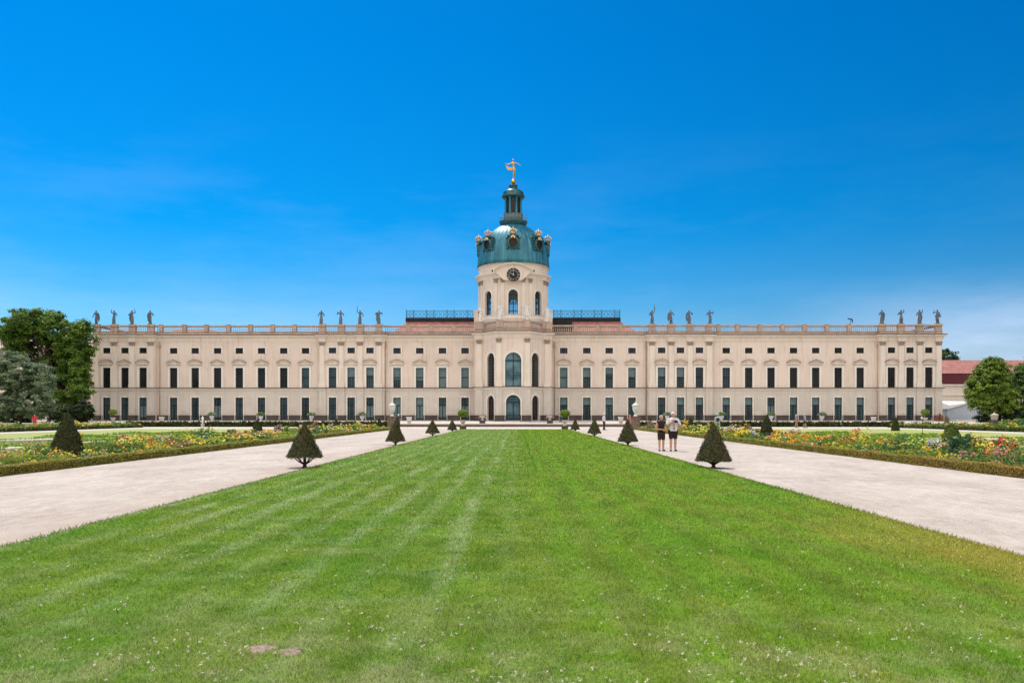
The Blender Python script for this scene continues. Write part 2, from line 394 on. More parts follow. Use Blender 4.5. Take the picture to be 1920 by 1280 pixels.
# ------------------------------------------------------------------ ground
CXL = (-6.30 + 5.75) / 2
def lawn_colour(nt):
    geo = nt.nodes.new('ShaderNodeNewGeometry'); pos = geo.outputs['Position']
    sp = nt.nodes.new('ShaderNodeSeparateXYZ'); lk(nt, pos, sp.inputs[0]); x, y, z = sp.outputs
    big = ramp_(nt, noise_(nt, vscale(nt, pos, (1, .35, 1)), .42, 4, .55), .36, .64)
    mid = ramp_(nt, noise_(nt, vscale(nt, pos, (1, .6, 1)), 1.5, 4, .6), .35, .65)
    green = mix_(nt, mid, (.115, .245, .018), (.215, .375, .034))
    olive = mix_(nt, mid, (.175, .265, .020), (.30, .375, .045))
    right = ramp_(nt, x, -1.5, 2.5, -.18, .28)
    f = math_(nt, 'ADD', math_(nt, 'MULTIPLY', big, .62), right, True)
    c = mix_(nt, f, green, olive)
    # mowing bands, straight along the lawn
    wob = math_(nt, 'MULTIPLY', noise_(nt, vscale(nt, pos, (.7, .08, 1)), 1.0, 4), .55)
    xs = math_(nt, 'ADD', x, wob)
    sn = math_(nt, 'SINE', math_(nt, 'MULTIPLY', xs, 9.2))
    leftm = ramp_(nt, x, .3, -.7)
    st = ramp_(nt, sn, -.5, .9)
    patch = ramp_(nt, noise_(nt, vscale(nt, pos, (1.6, .22, 1)), 1.25, 5, .65), .42, .62)
    feather = ramp_(nt, noise_(nt, vscale(nt, pos, (.55, 1.9, 1)), 1.7, 6, .7), .38, .60)
    st = math_(nt, 'POWER', st, 1.6)
    pale = math_(nt, 'MULTIPLY', math_(nt, 'MULTIPLY', st, math_(nt, 'MULTIPLY', math_(nt, 'ADD', patch, .18, True), math_(nt, 'ADD', feather, .22, True))), leftm)
    blot = ramp_(nt, noise_(nt, vscale(nt, pos, (.7, 1.1, 1)), .95, 6, .68), .40, .62)
    blot2 = ramp_(nt, noise_(nt, vscale(nt, pos, (1.2, .5, 1)), .6, 5, .6), .50, .62)
    pale = math_(nt, 'MULTIPLY', pale, math_(nt, 'MULTIPLY', ramp_(nt, y, 5, 15, .55, 1), ramp_(nt, noise_(nt, vscale(nt, pos, (.5, .3, 1)), .8, 5, .65), .28, .50)))
    c = mix_(nt, math_(nt, 'MULTIPLY', pale, .95), c, (.45, .55, .28))
    c = mix_(nt, math_(nt, 'MULTIPLY', blot, .42), c, (.26, .33, .055))
    c = mix_(nt, math_(nt, 'MULTIPLY', blot2, .5), c, (.105, .29, .012))
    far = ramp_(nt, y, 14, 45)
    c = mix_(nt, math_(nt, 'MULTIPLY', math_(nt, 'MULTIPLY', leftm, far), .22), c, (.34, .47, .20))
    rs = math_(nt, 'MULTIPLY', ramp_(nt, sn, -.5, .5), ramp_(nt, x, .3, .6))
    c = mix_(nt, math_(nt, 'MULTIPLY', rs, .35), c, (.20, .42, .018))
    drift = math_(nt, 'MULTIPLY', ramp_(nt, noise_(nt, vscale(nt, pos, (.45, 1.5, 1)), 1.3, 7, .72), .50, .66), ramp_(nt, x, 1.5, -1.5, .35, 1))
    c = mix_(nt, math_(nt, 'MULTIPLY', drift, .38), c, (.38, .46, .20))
    # dry, yellowing ground on the right-hand edge close by, and seed heads at the near end
    dry = math_(nt, 'MULTIPLY', ramp_(nt, math_(nt, 'ADD', x, math_(nt, 'MULTIPLY', big, 1.2)), 4.6, 6.3), ramp_(nt, y, 16, 9))
    c = mix_(nt, math_(nt, 'MULTIPLY', dry, .8), c, (.42, .37, .07))
    near = math_(nt, 'MULTIPLY', ramp_(nt, y, 7.4, 5.2), ramp_(nt, noise_(nt, pos, 2.0, 4), .42, .62))
    c = mix_(nt, math_(nt, 'MULTIPLY', near, .45), c, (.44, .44, .22))
    # worn seam beside the middle
    seam = math_(nt, 'SUBTRACT', x, math_(nt, 'ADD', .38, math_(nt, 'MULTIPLY', noise_(nt, vscale(nt, pos, (0, .25, 0)), 1.0, 3), .35)))
    sm = math_(nt, 'MULTIPLY', ramp_(nt, math_(nt, 'ABSOLUTE', seam), .06, .015), ramp_(nt, y, 18, 30))
    c = mix_(nt, math_(nt, 'MULTIPLY', sm, .5), c, (.06, .11, .02))
    return c, pos
def lawn_mats():
    m = bpy.data.materials.new('lawn_turf'); m.use_nodes = True; nt = m.node_tree; b = nt.nodes['Principled BSDF']
    c, pos = lawn_colour(nt)
    fine = noise_(nt, pos, 28, 4, .7); fine2 = noise_(nt, vscale(nt, pos, (1, .35, 1)), 7, 5, .7)
    c = mix_(nt, 1.0, c, mix_(nt, ramp_(nt, fine, .3, .7), (.40,) * 3, (.95,) * 3), 'MULTIPLY')
    c = mix_(nt, 1.0, c, mix_(nt, ramp_(nt, fine2, .3, .7), (.70,) * 3, (1.12,) * 3), 'MULTIPLY')
    lk(nt, c, b.inputs['Base Color']); b.inputs['Roughness'].default_value = .9; b.inputs['Specular IOR Level'].default_value = .1
    bn = nt.nodes.new('ShaderNodeBump'); bn.inputs['Strength'].default_value = .7; bn.inputs['Distance'].default_value = .04
    lk(nt, math_(nt, 'ADD', fine, fine2), bn.inputs['Height']); lk(nt, bn.outputs[0], b.inputs['Normal'])
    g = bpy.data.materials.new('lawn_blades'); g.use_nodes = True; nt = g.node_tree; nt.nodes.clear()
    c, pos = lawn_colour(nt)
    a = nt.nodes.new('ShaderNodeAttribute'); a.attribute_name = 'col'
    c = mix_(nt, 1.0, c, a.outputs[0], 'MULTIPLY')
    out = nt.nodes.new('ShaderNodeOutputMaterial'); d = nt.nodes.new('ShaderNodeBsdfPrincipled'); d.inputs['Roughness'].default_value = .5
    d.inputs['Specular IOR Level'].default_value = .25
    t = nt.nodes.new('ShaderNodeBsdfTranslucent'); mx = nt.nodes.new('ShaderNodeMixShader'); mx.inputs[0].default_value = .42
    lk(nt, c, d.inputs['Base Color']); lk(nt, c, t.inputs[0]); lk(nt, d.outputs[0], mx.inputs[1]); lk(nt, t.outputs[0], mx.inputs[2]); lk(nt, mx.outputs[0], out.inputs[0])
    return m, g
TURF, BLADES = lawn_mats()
def gravel(name, c, c2, wear=True):
    m = bpy.data.materials.new(name); m.use_nodes = True; nt = m.node_tree; b = nt.nodes['Principled BSDF']
    geo = nt.nodes.new('ShaderNodeNewGeometry'); pos = geo.outputs['Position']
    col = mix_(nt, ramp_(nt, noise_(nt, vscale(nt, pos, (.6, .3, 1)), .9, 7, .68), .38, .62), c, c2)
    sp = noise_(nt, pos, 45, 3, .7); sp2 = noise_(nt, vscale(nt, pos, (1, .3, 1)), 5, 5, .75)
    col = mix_(nt, 1.0, col, mix_(nt, ramp_(nt, sp, .3, .7), (.56,) * 3, (1.24,) * 3), 'MULTIPLY')
    col = mix_(nt, 1.0, col, mix_(nt, ramp_(nt, sp2, .32, .7), (.80,) * 3, (1.12,) * 3), 'MULTIPLY')
    if wear:   # scuffed brown earth beside the lawn
        s2 = nt.nodes.new('ShaderNodeSeparateXYZ'); lk(nt, pos, s2.inputs[0])
        w = ramp_(nt, math_(nt, 'ADD', math_(nt, 'ABSOLUTE', math_(nt, 'ADD', s2.outputs[0], .27)), math_(nt, 'MULTIPLY', noise_(nt, pos, 1.1, 6), 3.2)), 9.4, 7.4)
        w = math_(nt, 'MULTIPLY', w, ramp_(nt, s2.outputs[0], 2, -2, .3, 1))
        col = mix_(nt, math_(nt, 'MULTIPLY', w, .7), col, (.40, .31, .24))
    lk(nt, col, b.inputs['Base Color']); b.inputs['Roughness'].default_value = .95; b.inputs['Specular IOR Level'].default_value = .1
    bn = nt.nodes.new('ShaderNodeBump'); bn.inputs['Strength'].default_value = .5; bn.inputs['Distance'].default_value = .02
    lk(nt, math_(nt, 'ADD', sp, sp2), bn.inputs['Height']); lk(nt, bn.outputs[0], b.inputs['Normal'])
    return m
GRAVEL = gravel('gravel', (.625, .545, .47), (.50, .425, .36))
GRAVEL2 = gravel('gravel_far', (.66, .60, .53), (.58, .52, .46), False)
EARTH = mat('park_ground', (.10, .13, .05), (.14, .12, .07), .95, .15, .4, 3, fine=.2)
PGREEN = mat('parterre_green', (.13, .23, .025), (.24, .36, .05), .95, .35, .8, 4, fine=.35)
DRYLAWN = mat('dry_lawn', (.27, .33, .085), (.36, .385, .135), .95, .25, .4, 6, fine=.12)

def sheet(name, x0, x1, y0, y1, z, m, dz=None, wob=0.0, step=.25):
    mb = MB()
    if wob:      # irregular long sides
        ys = np.arange(y0, y1 + 1e-6, step); ys[-1] = y1
        def w(y, s): return wob * (sin(y * 3.1 + s) * .4 + sin(y * 7.7 + s * 2) * .3 + random.uniform(-1, 1) * .5)
        L = [(x0 + w(y, 1), y) for y in ys]; Q = [(x1 + w(y, 4), y) for y in ys]
        for i in range(len(ys) - 1):
            mb.quad((*L[i], z), (*Q[i], z), (*Q[i + 1], z), (*L[i + 1], z))
            mb.quad((*L[i], 0), (*L[i], z), (*L[i + 1], z), (*L[i + 1], 0)); mb.quad((*Q[i + 1], 0), (*Q[i + 1], z), (*Q[i], z), (*Q[i], 0))
        mb.quad((*L[-1], 0), (*L[-1], z), (*Q[-1], z), (*Q[-1], 0))
    else: mb.quad((x0, y0, z), (x1, y0, z), (x1, y1, z), (x0, y1, z))
    o = mb.build(name, m); return tag(o, kind='structure')
sheet('ground', -1500, 1500, -60, 3000, 0, EARTH)
sheet('gravel_path', -13.9, 13.2, -6, 111, .006, GRAVEL)
sheet('cross_path', -60, 60, 93.5, 110.2, .010, GRAVEL2)
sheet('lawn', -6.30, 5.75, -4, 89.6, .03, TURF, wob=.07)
for s in (-1, 1):
    c = -.35
    sheet('side_path', min(c + s * 44, c + s * 48.2), max(c + s * 44, c + s * 48.2), 10, 95, .012, GRAVEL2)
    sheet('parterre_lawn', min(c + s * 17.2, c + s * 41), max(c + s * 17.2, c + s * 41), 14, 93.4, .014, PGREEN)
    sheet('grass_strip', min(c + s * 14, c + s * 44.2), max(c + s * 14, c + s * 44.2), 72, 93.2, .020, DRYLAWN)
    sheet('grass_strip', min(c + s * 34, c + s * 44.1), max(c + s * 34, c + s * 44.1), 12, 71.9, .018, DRYLAWN)
    sheet('bed_soil', min(c + s * 13.5, c + s * 17.3), max(c + s * 13.5, c + s * 17.3), 12, 88, .022, SOIL)
# terrace: a slab that rises slightly to the palace, faced by low steps in the middle
def terrace():
    mb = MB(); zs = ((110.0, .44), (137.5, .72))
    mb.hexa([(-95, 110, -.2), (95, 110, -.2), (95, 150, -.2), (-95, 150, -.2), (-95, 110, .44), (95, 110, .44), (95, 150, .85), (-95, 150, .85)])
    tag(mb.build('terrace', GRAVEL2), kind='structure')
    mb = MB(); mb.box(W(733, 109), W(1197, 109), 109.55, 109.99, -.05, .30); mb.box(W(733, 109), W(1197, 109), 109.1, 109.54, -.05, .16)
    tag(mb.build('terrace_steps', mat('step_stone', (.15, .105, .085), (.11, .08, .065), .9, 1, .2, 6)), kind='structure')
terrace()
def TZ(y): return .44 + (y - 110) * .41 / 40

# ------------------------------------------------------------------ palace
YW, YB = 136.0, 135.4                                              # wing plane, plane of the projecting blocks
palace = thing('palace', 'long cream baroque palace with green copper dome and rows of tall windows', 'palace', (-.65, 136, .7))
XC = W(962, 130.0)
blocks = [  # outline px, pilaster px, window px
    dict(l=175, r=291.5, pil=(180.5, 214.4, 248.3, 283), win=(200, 234.3, 268.2)),
    dict(l=598.5, r=721, pil=(604, 640, 675.3, 710.3), win=(623.5, 658.4, 693.8)),
    dict(l=1214, r=1337, pil=(1222.5, 1258.3, 1293.9, 1329.5), win=(1240.5, 1275.8, 1311.4)),
    dict(l=1648, r=1766, pil=(1654.3, 1689.7, 1724.6, 1759.8), win=(1671.5, 1706.3, 1741.5))]
wings = [dict(l=291.5, r=598.5, win=(325.5, 366, 407.9, 448.7, 490.3, 532, 572.8), g='outer'),
         dict(l=721, r=893, win=(744.4, 787, 829.7, 872), g='inner'),
         dict(l=1038, r=1214, win=(1057, 1100.2, 1142.2, 1184.9), g='inner'),
         dict(l=1337, r=1648, win=(1361.6, 1403.8, 1445.7, 1487.9, 1529.4, 1571.6, 1612.9), g='outer')]
PAVX = 6.35; Y1, Y2 = 129.3, 132.15                                # pavilion half width, front plane, shoulder plane
pav = [(-PAVX, YW), (-PAVX, Y2), (-4.85, Y2), (-2.72, Y1), (2.72, Y1), (4.85, Y2), (PAVX, Y2), (PAVX, YW)]
pav = [(x + XC, y) for x, y in pav]
Z_BASE = .60
Z_PL, Z_ST0, Z_ST1 = 1.60, 5.80, 6.20
Z_AR, Z_CO0, Z_CO1, Z_PP, Z_R0, Z_R1 = 14.03, 14.72, 15.24, 15.80, 16.60, 16.90

# plan of the whole front, with a little break forward at each pilaster
def plan(bump, pier=0.0):
    P = []; b0 = blocks[0]; xl = W(b0['l'], YB)
    P.append((xl, 149)); 
    def blk(b):
        x0, x1 = W(b['l'], YB), W(b['r'], YB)
        P.append((x0, YB)) if b is b0 else P.extend([(x0, YW), (x0, YB)])
        for p in b['pil']:
            xp = W(p, YB); h = .55 + pier
            if bump:
                a, c = max(xp - h, x0), min(xp + h, x1)
                if a > x0: P.extend([(a, YB), (a, YB - bump)])
                else: P[-1] = (x0, YB - bump)
                P.append((c, YB - bump))
                if c < x1 - 1e-6: P.append((c, YB))
        if abs(P[-1][0] - x1) > 1e-6: P.append((x1, YB))
        if b is blocks[-1]: P.append((x1, 149))
        else: P.append((x1, YW))
    blk(blocks[0]); blk(blocks[1]); P.extend(pav); blk(blocks[2]); blk(blocks[3])
    Q = [P[0]]
    for p in P[1:]:
        if abs(p[0] - Q[-1][0]) + abs(p[1] - Q[-1][1]) > 1e-4: Q.append(p)
    return Q
FRONT = plan(0); FRONTB = plan(.22)

def wall(mb, mp, u0, u1, z0, z1, ops, dep=.4, du=None):
    us = {round(u0, 5), round(u1, 5)}
    for uc, w, zb, zt, ar in ops:
        n = 10 if ar else 1
        for i in range(n + 1): us.add(round(uc - w / 2 * cos(pi * i / n) if ar else uc - w / 2 + w * i, 5))
    if du:
        for i in range(1, int((u1 - u0) / du)): us.add(round(u0 + i * (u1 - u0) / int((u1 - u0) / du), 5))
    us = sorted(us)
    def top(op, u):
        uc, w, zb, zt, ar = op
        return zt - w / 2 + math.sqrt(max(0, (w / 2) ** 2 - (u - uc) ** 2)) if ar else zt
    for a, b in zip(us, us[1:]):
        if b - a < 1e-4: continue
        m = (a + b) / 2; cov = sorted([o for o in ops if abs(m - o[0]) < o[1] / 2], key=lambda o: o[2])
        ca = cb = z0
        for o in cov:
            if o[2] > ca + 1e-4: mb.quad(mp(a, ca, 0), mp(b, cb, 0), mp(b, o[2], 0), mp(a, o[2], 0))
            ta, tb = top(o, a), top(o, b)
            mb.quad(mp(a, ta, 0), mp(b, tb, 0), mp(b, tb, dep), mp(a, ta, dep))
            mb.quad(mp(a, o[2], dep), mp(b, o[2], dep), mp(b, o[2], 0), mp(a, o[2], 0))
            ca, cb = ta, tb
        mb.quad(mp(a, ca, 0), mp(b, cb, 0), mp(b, z1, 0), mp(a, z1, 0))
    for o in ops:
        for s in (-1, 1):
            u = o[0] + s * o[1] / 2; t = top(o, u)
            q = [mp(u, o[2], 0), mp(u, o[2], dep), mp(u, t, dep), mp(u, t, 0)]
            mb.quad(*(q if s < 0 else q[::-1]))
def flat(Y): return lambda u, z, d: (u, Y + d, z)
def facet(p, q):
    p, q = Vector(p), Vector(q); t = (q - p).normalized(); n = Vector((-t.y, t.x))   # into the wall
    return (lambda u, z, d: (p.x + t.x * u + n.x * d, p.y + t.y * u + n.y * d, z)), (q - p).length
def mbox(mb, mp, u0, u1, z0, z1, d0, d1):
    mb.hexa([mp(u0, z0, d0), mp(u1, z0, d0), mp(u1, z0, d1), mp(u0, z0, d1), mp(u0, z1, d0), mp(u1, z1, d0), mp(u1, z1, d1), mp(u0, z1, d1)])
def arch_band(mb, mp, uc, r0, r1, zc, d0, d1, n=12, a0=0.0, a1=pi):
    for i in range(n):
        a, b = a0 + (a1 - a0) * i / n, a0 + (a1 - a0) * (i + 1) / n
        def p(r, t, d): return mp(uc - r * cos(t), zc + r * sin(t), d)
        mb.hexa([p(r0, a, d0), p(r1, a, d0), p(r1, a, d1), p(r0, a, d1), p(r0, b, d0), p(r1, b, d0), p(r1, b, d1), p(r0, b, d1)])

def window(name, mp, uc, w, zb, zt, ar=False, cols=4, rows=8, dep=.3, pane=None, munt=None, transoms=(), mid=True, surround=.28, ped=None, keystone=False, door=False, label=None, parent=None, blind=None):
    """sash with glazing bars > pane, surround, pediment"""
    parent = parent or palace
    mb = MB(); fw = .07
    zs = zt - w / 2 if ar else zt
    mbox(mb, mp, uc - w / 2, uc - w / 2 + fw, zb, zs, dep - .05, dep + .04); mbox(mb, mp, uc + w / 2 - fw, uc + w / 2, zb, zs, dep - .05, dep + .04)
    if ar: arch_band(mb, mp, uc, w / 2 - fw, w / 2, zs, dep - .05, dep + .04)
    else: mbox(mb, mp, uc - w / 2 + fw, uc + w / 2 - fw, zt - fw, zt, dep - .05, dep + .04)
    mbox(mb, mp, uc - w / 2 + fw, uc + w / 2 - fw, zb, zb + (.30 if door else .1), dep - .05, dep + .04)
    if mid: mbox(mb, mp, uc - .075, uc + .075, zb + .1, (zt - fw - .01 if not door else (transoms[0] if transoms else zt - fw)), dep - .035, dep + .02)
    for t in transoms: mbox(mb, mp, uc - w / 2 + fw, uc + w / 2 - fw, t - .08, t + .08, dep - .06, dep + .03)
    o = mb.build(name, DARKW, parent)
    if label: o['label'] = label
    if blind:
        mb = MB(); zt_ = zt - .06 - (blind[1] if len(blind) > 1 else 0); mbox(mb, mp, uc - w / 2 + .07, uc + w / 2 - .07, zt_ - (zt - zb) * blind[0], zt_, dep + .012, dep + .022); mb.build('blind', BLIND, o)
    mb = MB()
    def lim(u): return (zs + math.sqrt(max(0, (w / 2) ** 2 - (u - uc) ** 2)) - .02) if ar else zt - fw
    for i in range(1, cols):
        u = uc - w / 2 + w * i / cols
        if abs(u - uc) < .02 and mid: continue
        mbox(mb, mp, u - .014, u + .014, zb + .1, lim(u), dep - .02, dep + .015)
    for j in range(1, rows):
        z = zb + (zt - zb) * j / rows
        hw = w / 2 - fw if z < zs else math.sqrt(max(.01, (w / 2) ** 2 - (z - zs) ** 2)) - .03
        mbox(mb, mp, uc - hw, uc + hw, z - .013, z + .013, dep - .015, dep + .01)
    mb.build('glazing_bars', munt or (MUNT2 if pane in (G_DARK, G_BROWN) else MUNT), o)
    mb = MB(); n = 14 if ar else 1
    for i in range(n):
        a = uc - w / 2 + w * i / n; b = a + w / n
        ta, tb = (lim(a) + .02, lim(b) + .02) if ar else (zt, zt)
        mb.quad(mp(a, zb, dep + .03), mp(b, zb, dep + .03), mp(b, tb, dep + .03), mp(a, ta, dep + .03))
    mb.build('pane', pane, o)
    if surround:
        mb = MB(); s = surround; p = -.06
        mbox(mb, mp, uc - w / 2 - s, uc - w / 2 + .003, zb, zs, p, .02); mbox(mb, mp, uc + w / 2 - .003, uc + w / 2 + s, zb, zs, p, .02)
        mbox(mb, mp, uc - w / 2 - s, uc - w / 2 - s + .07, zb, zs, p - .04, p); mbox(mb, mp, uc + w / 2 + s - .07, uc + w / 2 + s, zb, zs, p - .04, p)
        if ar:
            arch_band(mb, mp, uc, w / 2 - .003, w / 2 + s, zs, p, .02); arch_band(mb, mp, uc, w / 2 + s, w / 2 + s + .07, zs, p - .04, .02)
        else:
            mbox(mb, mp, uc - w / 2 - s, uc + w / 2 + s, zt - .003, zt + s * .8, p, .02); mbox(mb, mp, uc - w / 2 - s, uc + w / 2 + s, zt + s * .8, zt + s * .8 + .06, p - .04, .02)
        if keystone: mbox(mb, mp, uc - .13, uc + .13, zt - .02, zt + s + (.25 if ar else .12), p - .07, .02)
        mb.build('surround', SURR, o)
    if ped:
        mb = MB(); hw = 1.13; z0 = Z_PED; h = .50
        def roofline(t, k):            # t in -1..1
            base = h * (1 - t * t) if ped == 'arc' else h * (1 - abs(t)) ** 1.15
            return z0 + .13 + base + k
        mbox(mb, mp, uc - hw, uc + hw, z0 - .02, z0 + .11, -.28, .02)
        n = 14
        for i in range(n):
            a, b = -1 + 2 * i / n, -1 + 2 * (i + 1) / n
            ua, ub = uc + a * hw * 1.06, uc + b * hw * 1.06
            mb.hexa([mp(ua, roofline(a, -.03), -.34), mp(ub, roofline(b, -.03), -.34), mp(ub, roofline(b, -.03), .02), mp(ua, roofline(a, -.03), .02),
                     mp(ua, roofline(a, .09), -.38), mp(ub, roofline(b, .09), -.38), mp(ub, roofline(b, .09), .02), mp(ua, roofline(a, .09), .02)])
            mb.hexa([mp(ua, z0 + .11, -.08), mp(ub, z0 + .11, -.08), mp(ub, z0 + .11, .02), mp(ua, z0 + .11, .02),
                     mp(ua, roofline(a, -.03), -.08), mp(ub, roofline(b, -.03), -.08), mp(ub, roofline(b, -.03), .02), mp(ua, roofline(a, -.03), .02)])
        mbox(mb, mp, uc - .75, uc + .75, z0 - .22, z0 - .02, -.05, .02)
        pd = mb.build('pediment', TRIM, o)
        mb = MB()
        for i in range(n):
            a, b = -1 + 2 * i / n, -1 + 2 * (i + 1) / n
            ua, ub = uc + a * hw * 1.08, uc + b * hw * 1.08
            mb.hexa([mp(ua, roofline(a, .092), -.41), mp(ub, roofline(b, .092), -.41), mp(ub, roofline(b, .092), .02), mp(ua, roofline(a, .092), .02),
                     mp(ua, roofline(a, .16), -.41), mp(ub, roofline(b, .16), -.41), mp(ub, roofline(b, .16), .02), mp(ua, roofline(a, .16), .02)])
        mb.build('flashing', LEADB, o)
    return o
Z_PED = 10.24
Z_D0, Z_D1 = .74, 4.60; Z_M0, Z_M1 = 6.28, 9.66; Z_Q0, Z_Q1 = 12.07, 13.03
WW = 1.30
rnd = random.Random(5)
def bay_windows(mp, us, first, inner, k0):
    for i, u in enumerate(us):
        dpane = G_DOOR if not first else G_DOOR
        window('glazed_door', mp, u, WW, Z_D0, Z_D1, cols=4, rows=9, pane=G_DOOR, blind=(.96,) if inner == 'inner' and rnd.random() < .55 else ((.30,) if u > 0 and rnd.random() < .8 else ((.5, 1.3) if rnd.random() < .2 else None)), transoms=(3.25,), door=True, surround=.16, keystone=True)
        bl = {'inner': ((.55,), (.6,), (.96,), (.96,), (.96,), (.45,), (.28,), (.5,))[(4 if u > 0 else 0) + i % 4], 'mid': ((.42,), (.5,), (.36,))[i % 3] if rnd.random() < .8 else None, 'outer': (rnd.uniform(.15, .4),) if rnd.random() < .12 else None}[inner]
        pn = {'inner': G_DOOR, 'mid': G_DOOR, 'outer': G_DARK}[inner]
        if inner == 'outer' and u * (1 if u > 0 else -1) < 40 and i in (0, 6): pn = G_DOOR
        window('tall_window', mp, u, WW, Z_M0, Z_M1, cols=4, rows=8, pane=pn, transoms=(8.0,), mid=False, surround=.30, ped='arc' if (i + k0) % 2 == 0 else 'tri', blind=bl)
        window('mezzanine_window', mp, u, WW, Z_Q0, Z_Q1, cols=4, rows=3, pane=G_BLUE if inner != 'outer' else G_DARK, surround=.20)
def section(x0, x1, Y, us, inner, k0):
    mp = flat(Y)
    ops1 = [(u, WW, Z_D0, Z_D1, False) for u in us]
    ops2 = [(u, WW, Z_M0, Z_M1, False) for u in us] + [(u, WW, Z_Q0, Z_Q1, False) for u in us]
    mb = MB(); wall(mb, mp, x0, x1, Z_BASE, Z_ST0 + .1, ops1); mb.build('ground_storey_wall', RUSTIC, palace)
    mb = MB(); wall(mb, mp, x0, x1, Z_ST0 + .1, Z_CO1, ops2); mb.build('upper_wall', PLASTER, palace)
    bay_windows(mp, us, True, inner, k0)
for i, b in enumerate(blocks):
    section(W(b['l'], YB), W(b['r'], YB), YB, [W(p, YB) for p in b['win']], 'outer' if i in (0, 3) else 'mid', 0)
for i, w in enumerate(wings):
    k = (0, 1)[w['g'] == 'outer']
    x0 = W(w['l'], YW) if i != 2 else XC + PAVX; x1 = W(w['r'], YW) if i != 1 else XC - PAVX
    section(x0, x1, YW, [W(p, YW) for p in w['win']], w['g'], k if i < 2 else (0 if w['g'] == 'inner' else 1))
# returns at block sides and palace ends
for b in blocks:
    for q in ('l', 'r'):
        mb = MB(); x = W(b[q], YB); deep = (b is blocks[0] and q == 'l') or (b is blocks[3] and q == 'r')
        mb.box(x - .01 if q == 'r' else x, x if q == 'r' else x + .01, YB, 149 if deep else YW + .02, Z_BASE, Z_CO1); mb.build('side_wall', PLASTER, palace)

# pilasters (upper) and piers (ground storey) of the blocks
CAPM = mat('capital_stone', (.44, .34, .27), (.28, .22, .18), .9, 3.0, .6, 9.0, fine=.3)
def pilaster(mp, uc, w=.84, z0=Z_ST1, z1=Z_AR, dd=0.0):
    mb = MB(); p = .16
    mbox(mb, mp, uc - w / 2, uc + w / 2, z0 + .95, z1 - .62, -p - dd, .01)
    mbox(mb, mp, uc - w / 2 - .16, uc + w / 2 + .16, z0, z0 + .62, -p - .10 - dd, .01)
    mbox(mb, mp, uc - w / 2 - .10, uc + w / 2 + .10, z0 + .62, z0 + .78, -p - .07 - dd, .01)
    mbox(mb, mp, uc - w / 2 - .05, uc + w / 2 + .05, z0 + .78, z0 + .95, -p - .03 - dd, .01)
    o = mb.build('pilaster', TRIM, palace)
    mb = MB()
    mbox(mb, mp, uc - w / 2 - .10, uc + w / 2 + .10, z1 - .14, z1, -p - .12 - dd, .01)
    for s in (-1, 1):                          # volutes and leaves
        for zz, rr, off in ((z1 - .26, .13, .03), (z1 - .46, .10, -.06), (z1 - .54, .09, -.22)):
            c = mp(uc + s * (w / 2 + off), zz, -p - .06 - dd); mb.blob(c, (rr, .09, rr), 6, 4)
    mb.blob(mp(uc, z1 - .30, -p - .05 - dd), (.13, .09, .16), 6, 4)
    mbox(mb, mp, uc - w / 2 + .02, uc + w / 2 - .02, z1 - .60, z1 - .14, -p - .02 - dd, .01)
    mbox(mb, mp, uc - w / 2 - .03, uc + w / 2 + .03, z1 - .66, z1 - .60, -p - .05 - dd, .01)
    mb.build('capital', CAPM, o)
def pier(mp, uc, w=1.16, z0=Z_BASE, z1=Z_ST0, p=.20):
    mb = MB(); mbox(mb, mp, uc - w / 2, uc + w / 2, Z_PL, z1, -p, .01)
    o = mb.build('pier', RUSTIC, palace)
    mb = MB(); mbox(mb, mp, uc - w / 2 - .05, uc + w / 2 + .05, z0 - .1, Z_PL, -p - .08, -.062); mb.build('pier_base', PLINTH, o)
for b in blocks:
    for k, p in enumerate(b['pil']):
        u = W(p, YB); u0, u1 = W(b['l'], YB), W(b['r'], YB)
        uu = min(max(u, u0 + .60), u1 - .60)
        pilaster(flat(YB), min(max(u, u0 + .44), u1 - .44)); pier(flat(YB), uu)
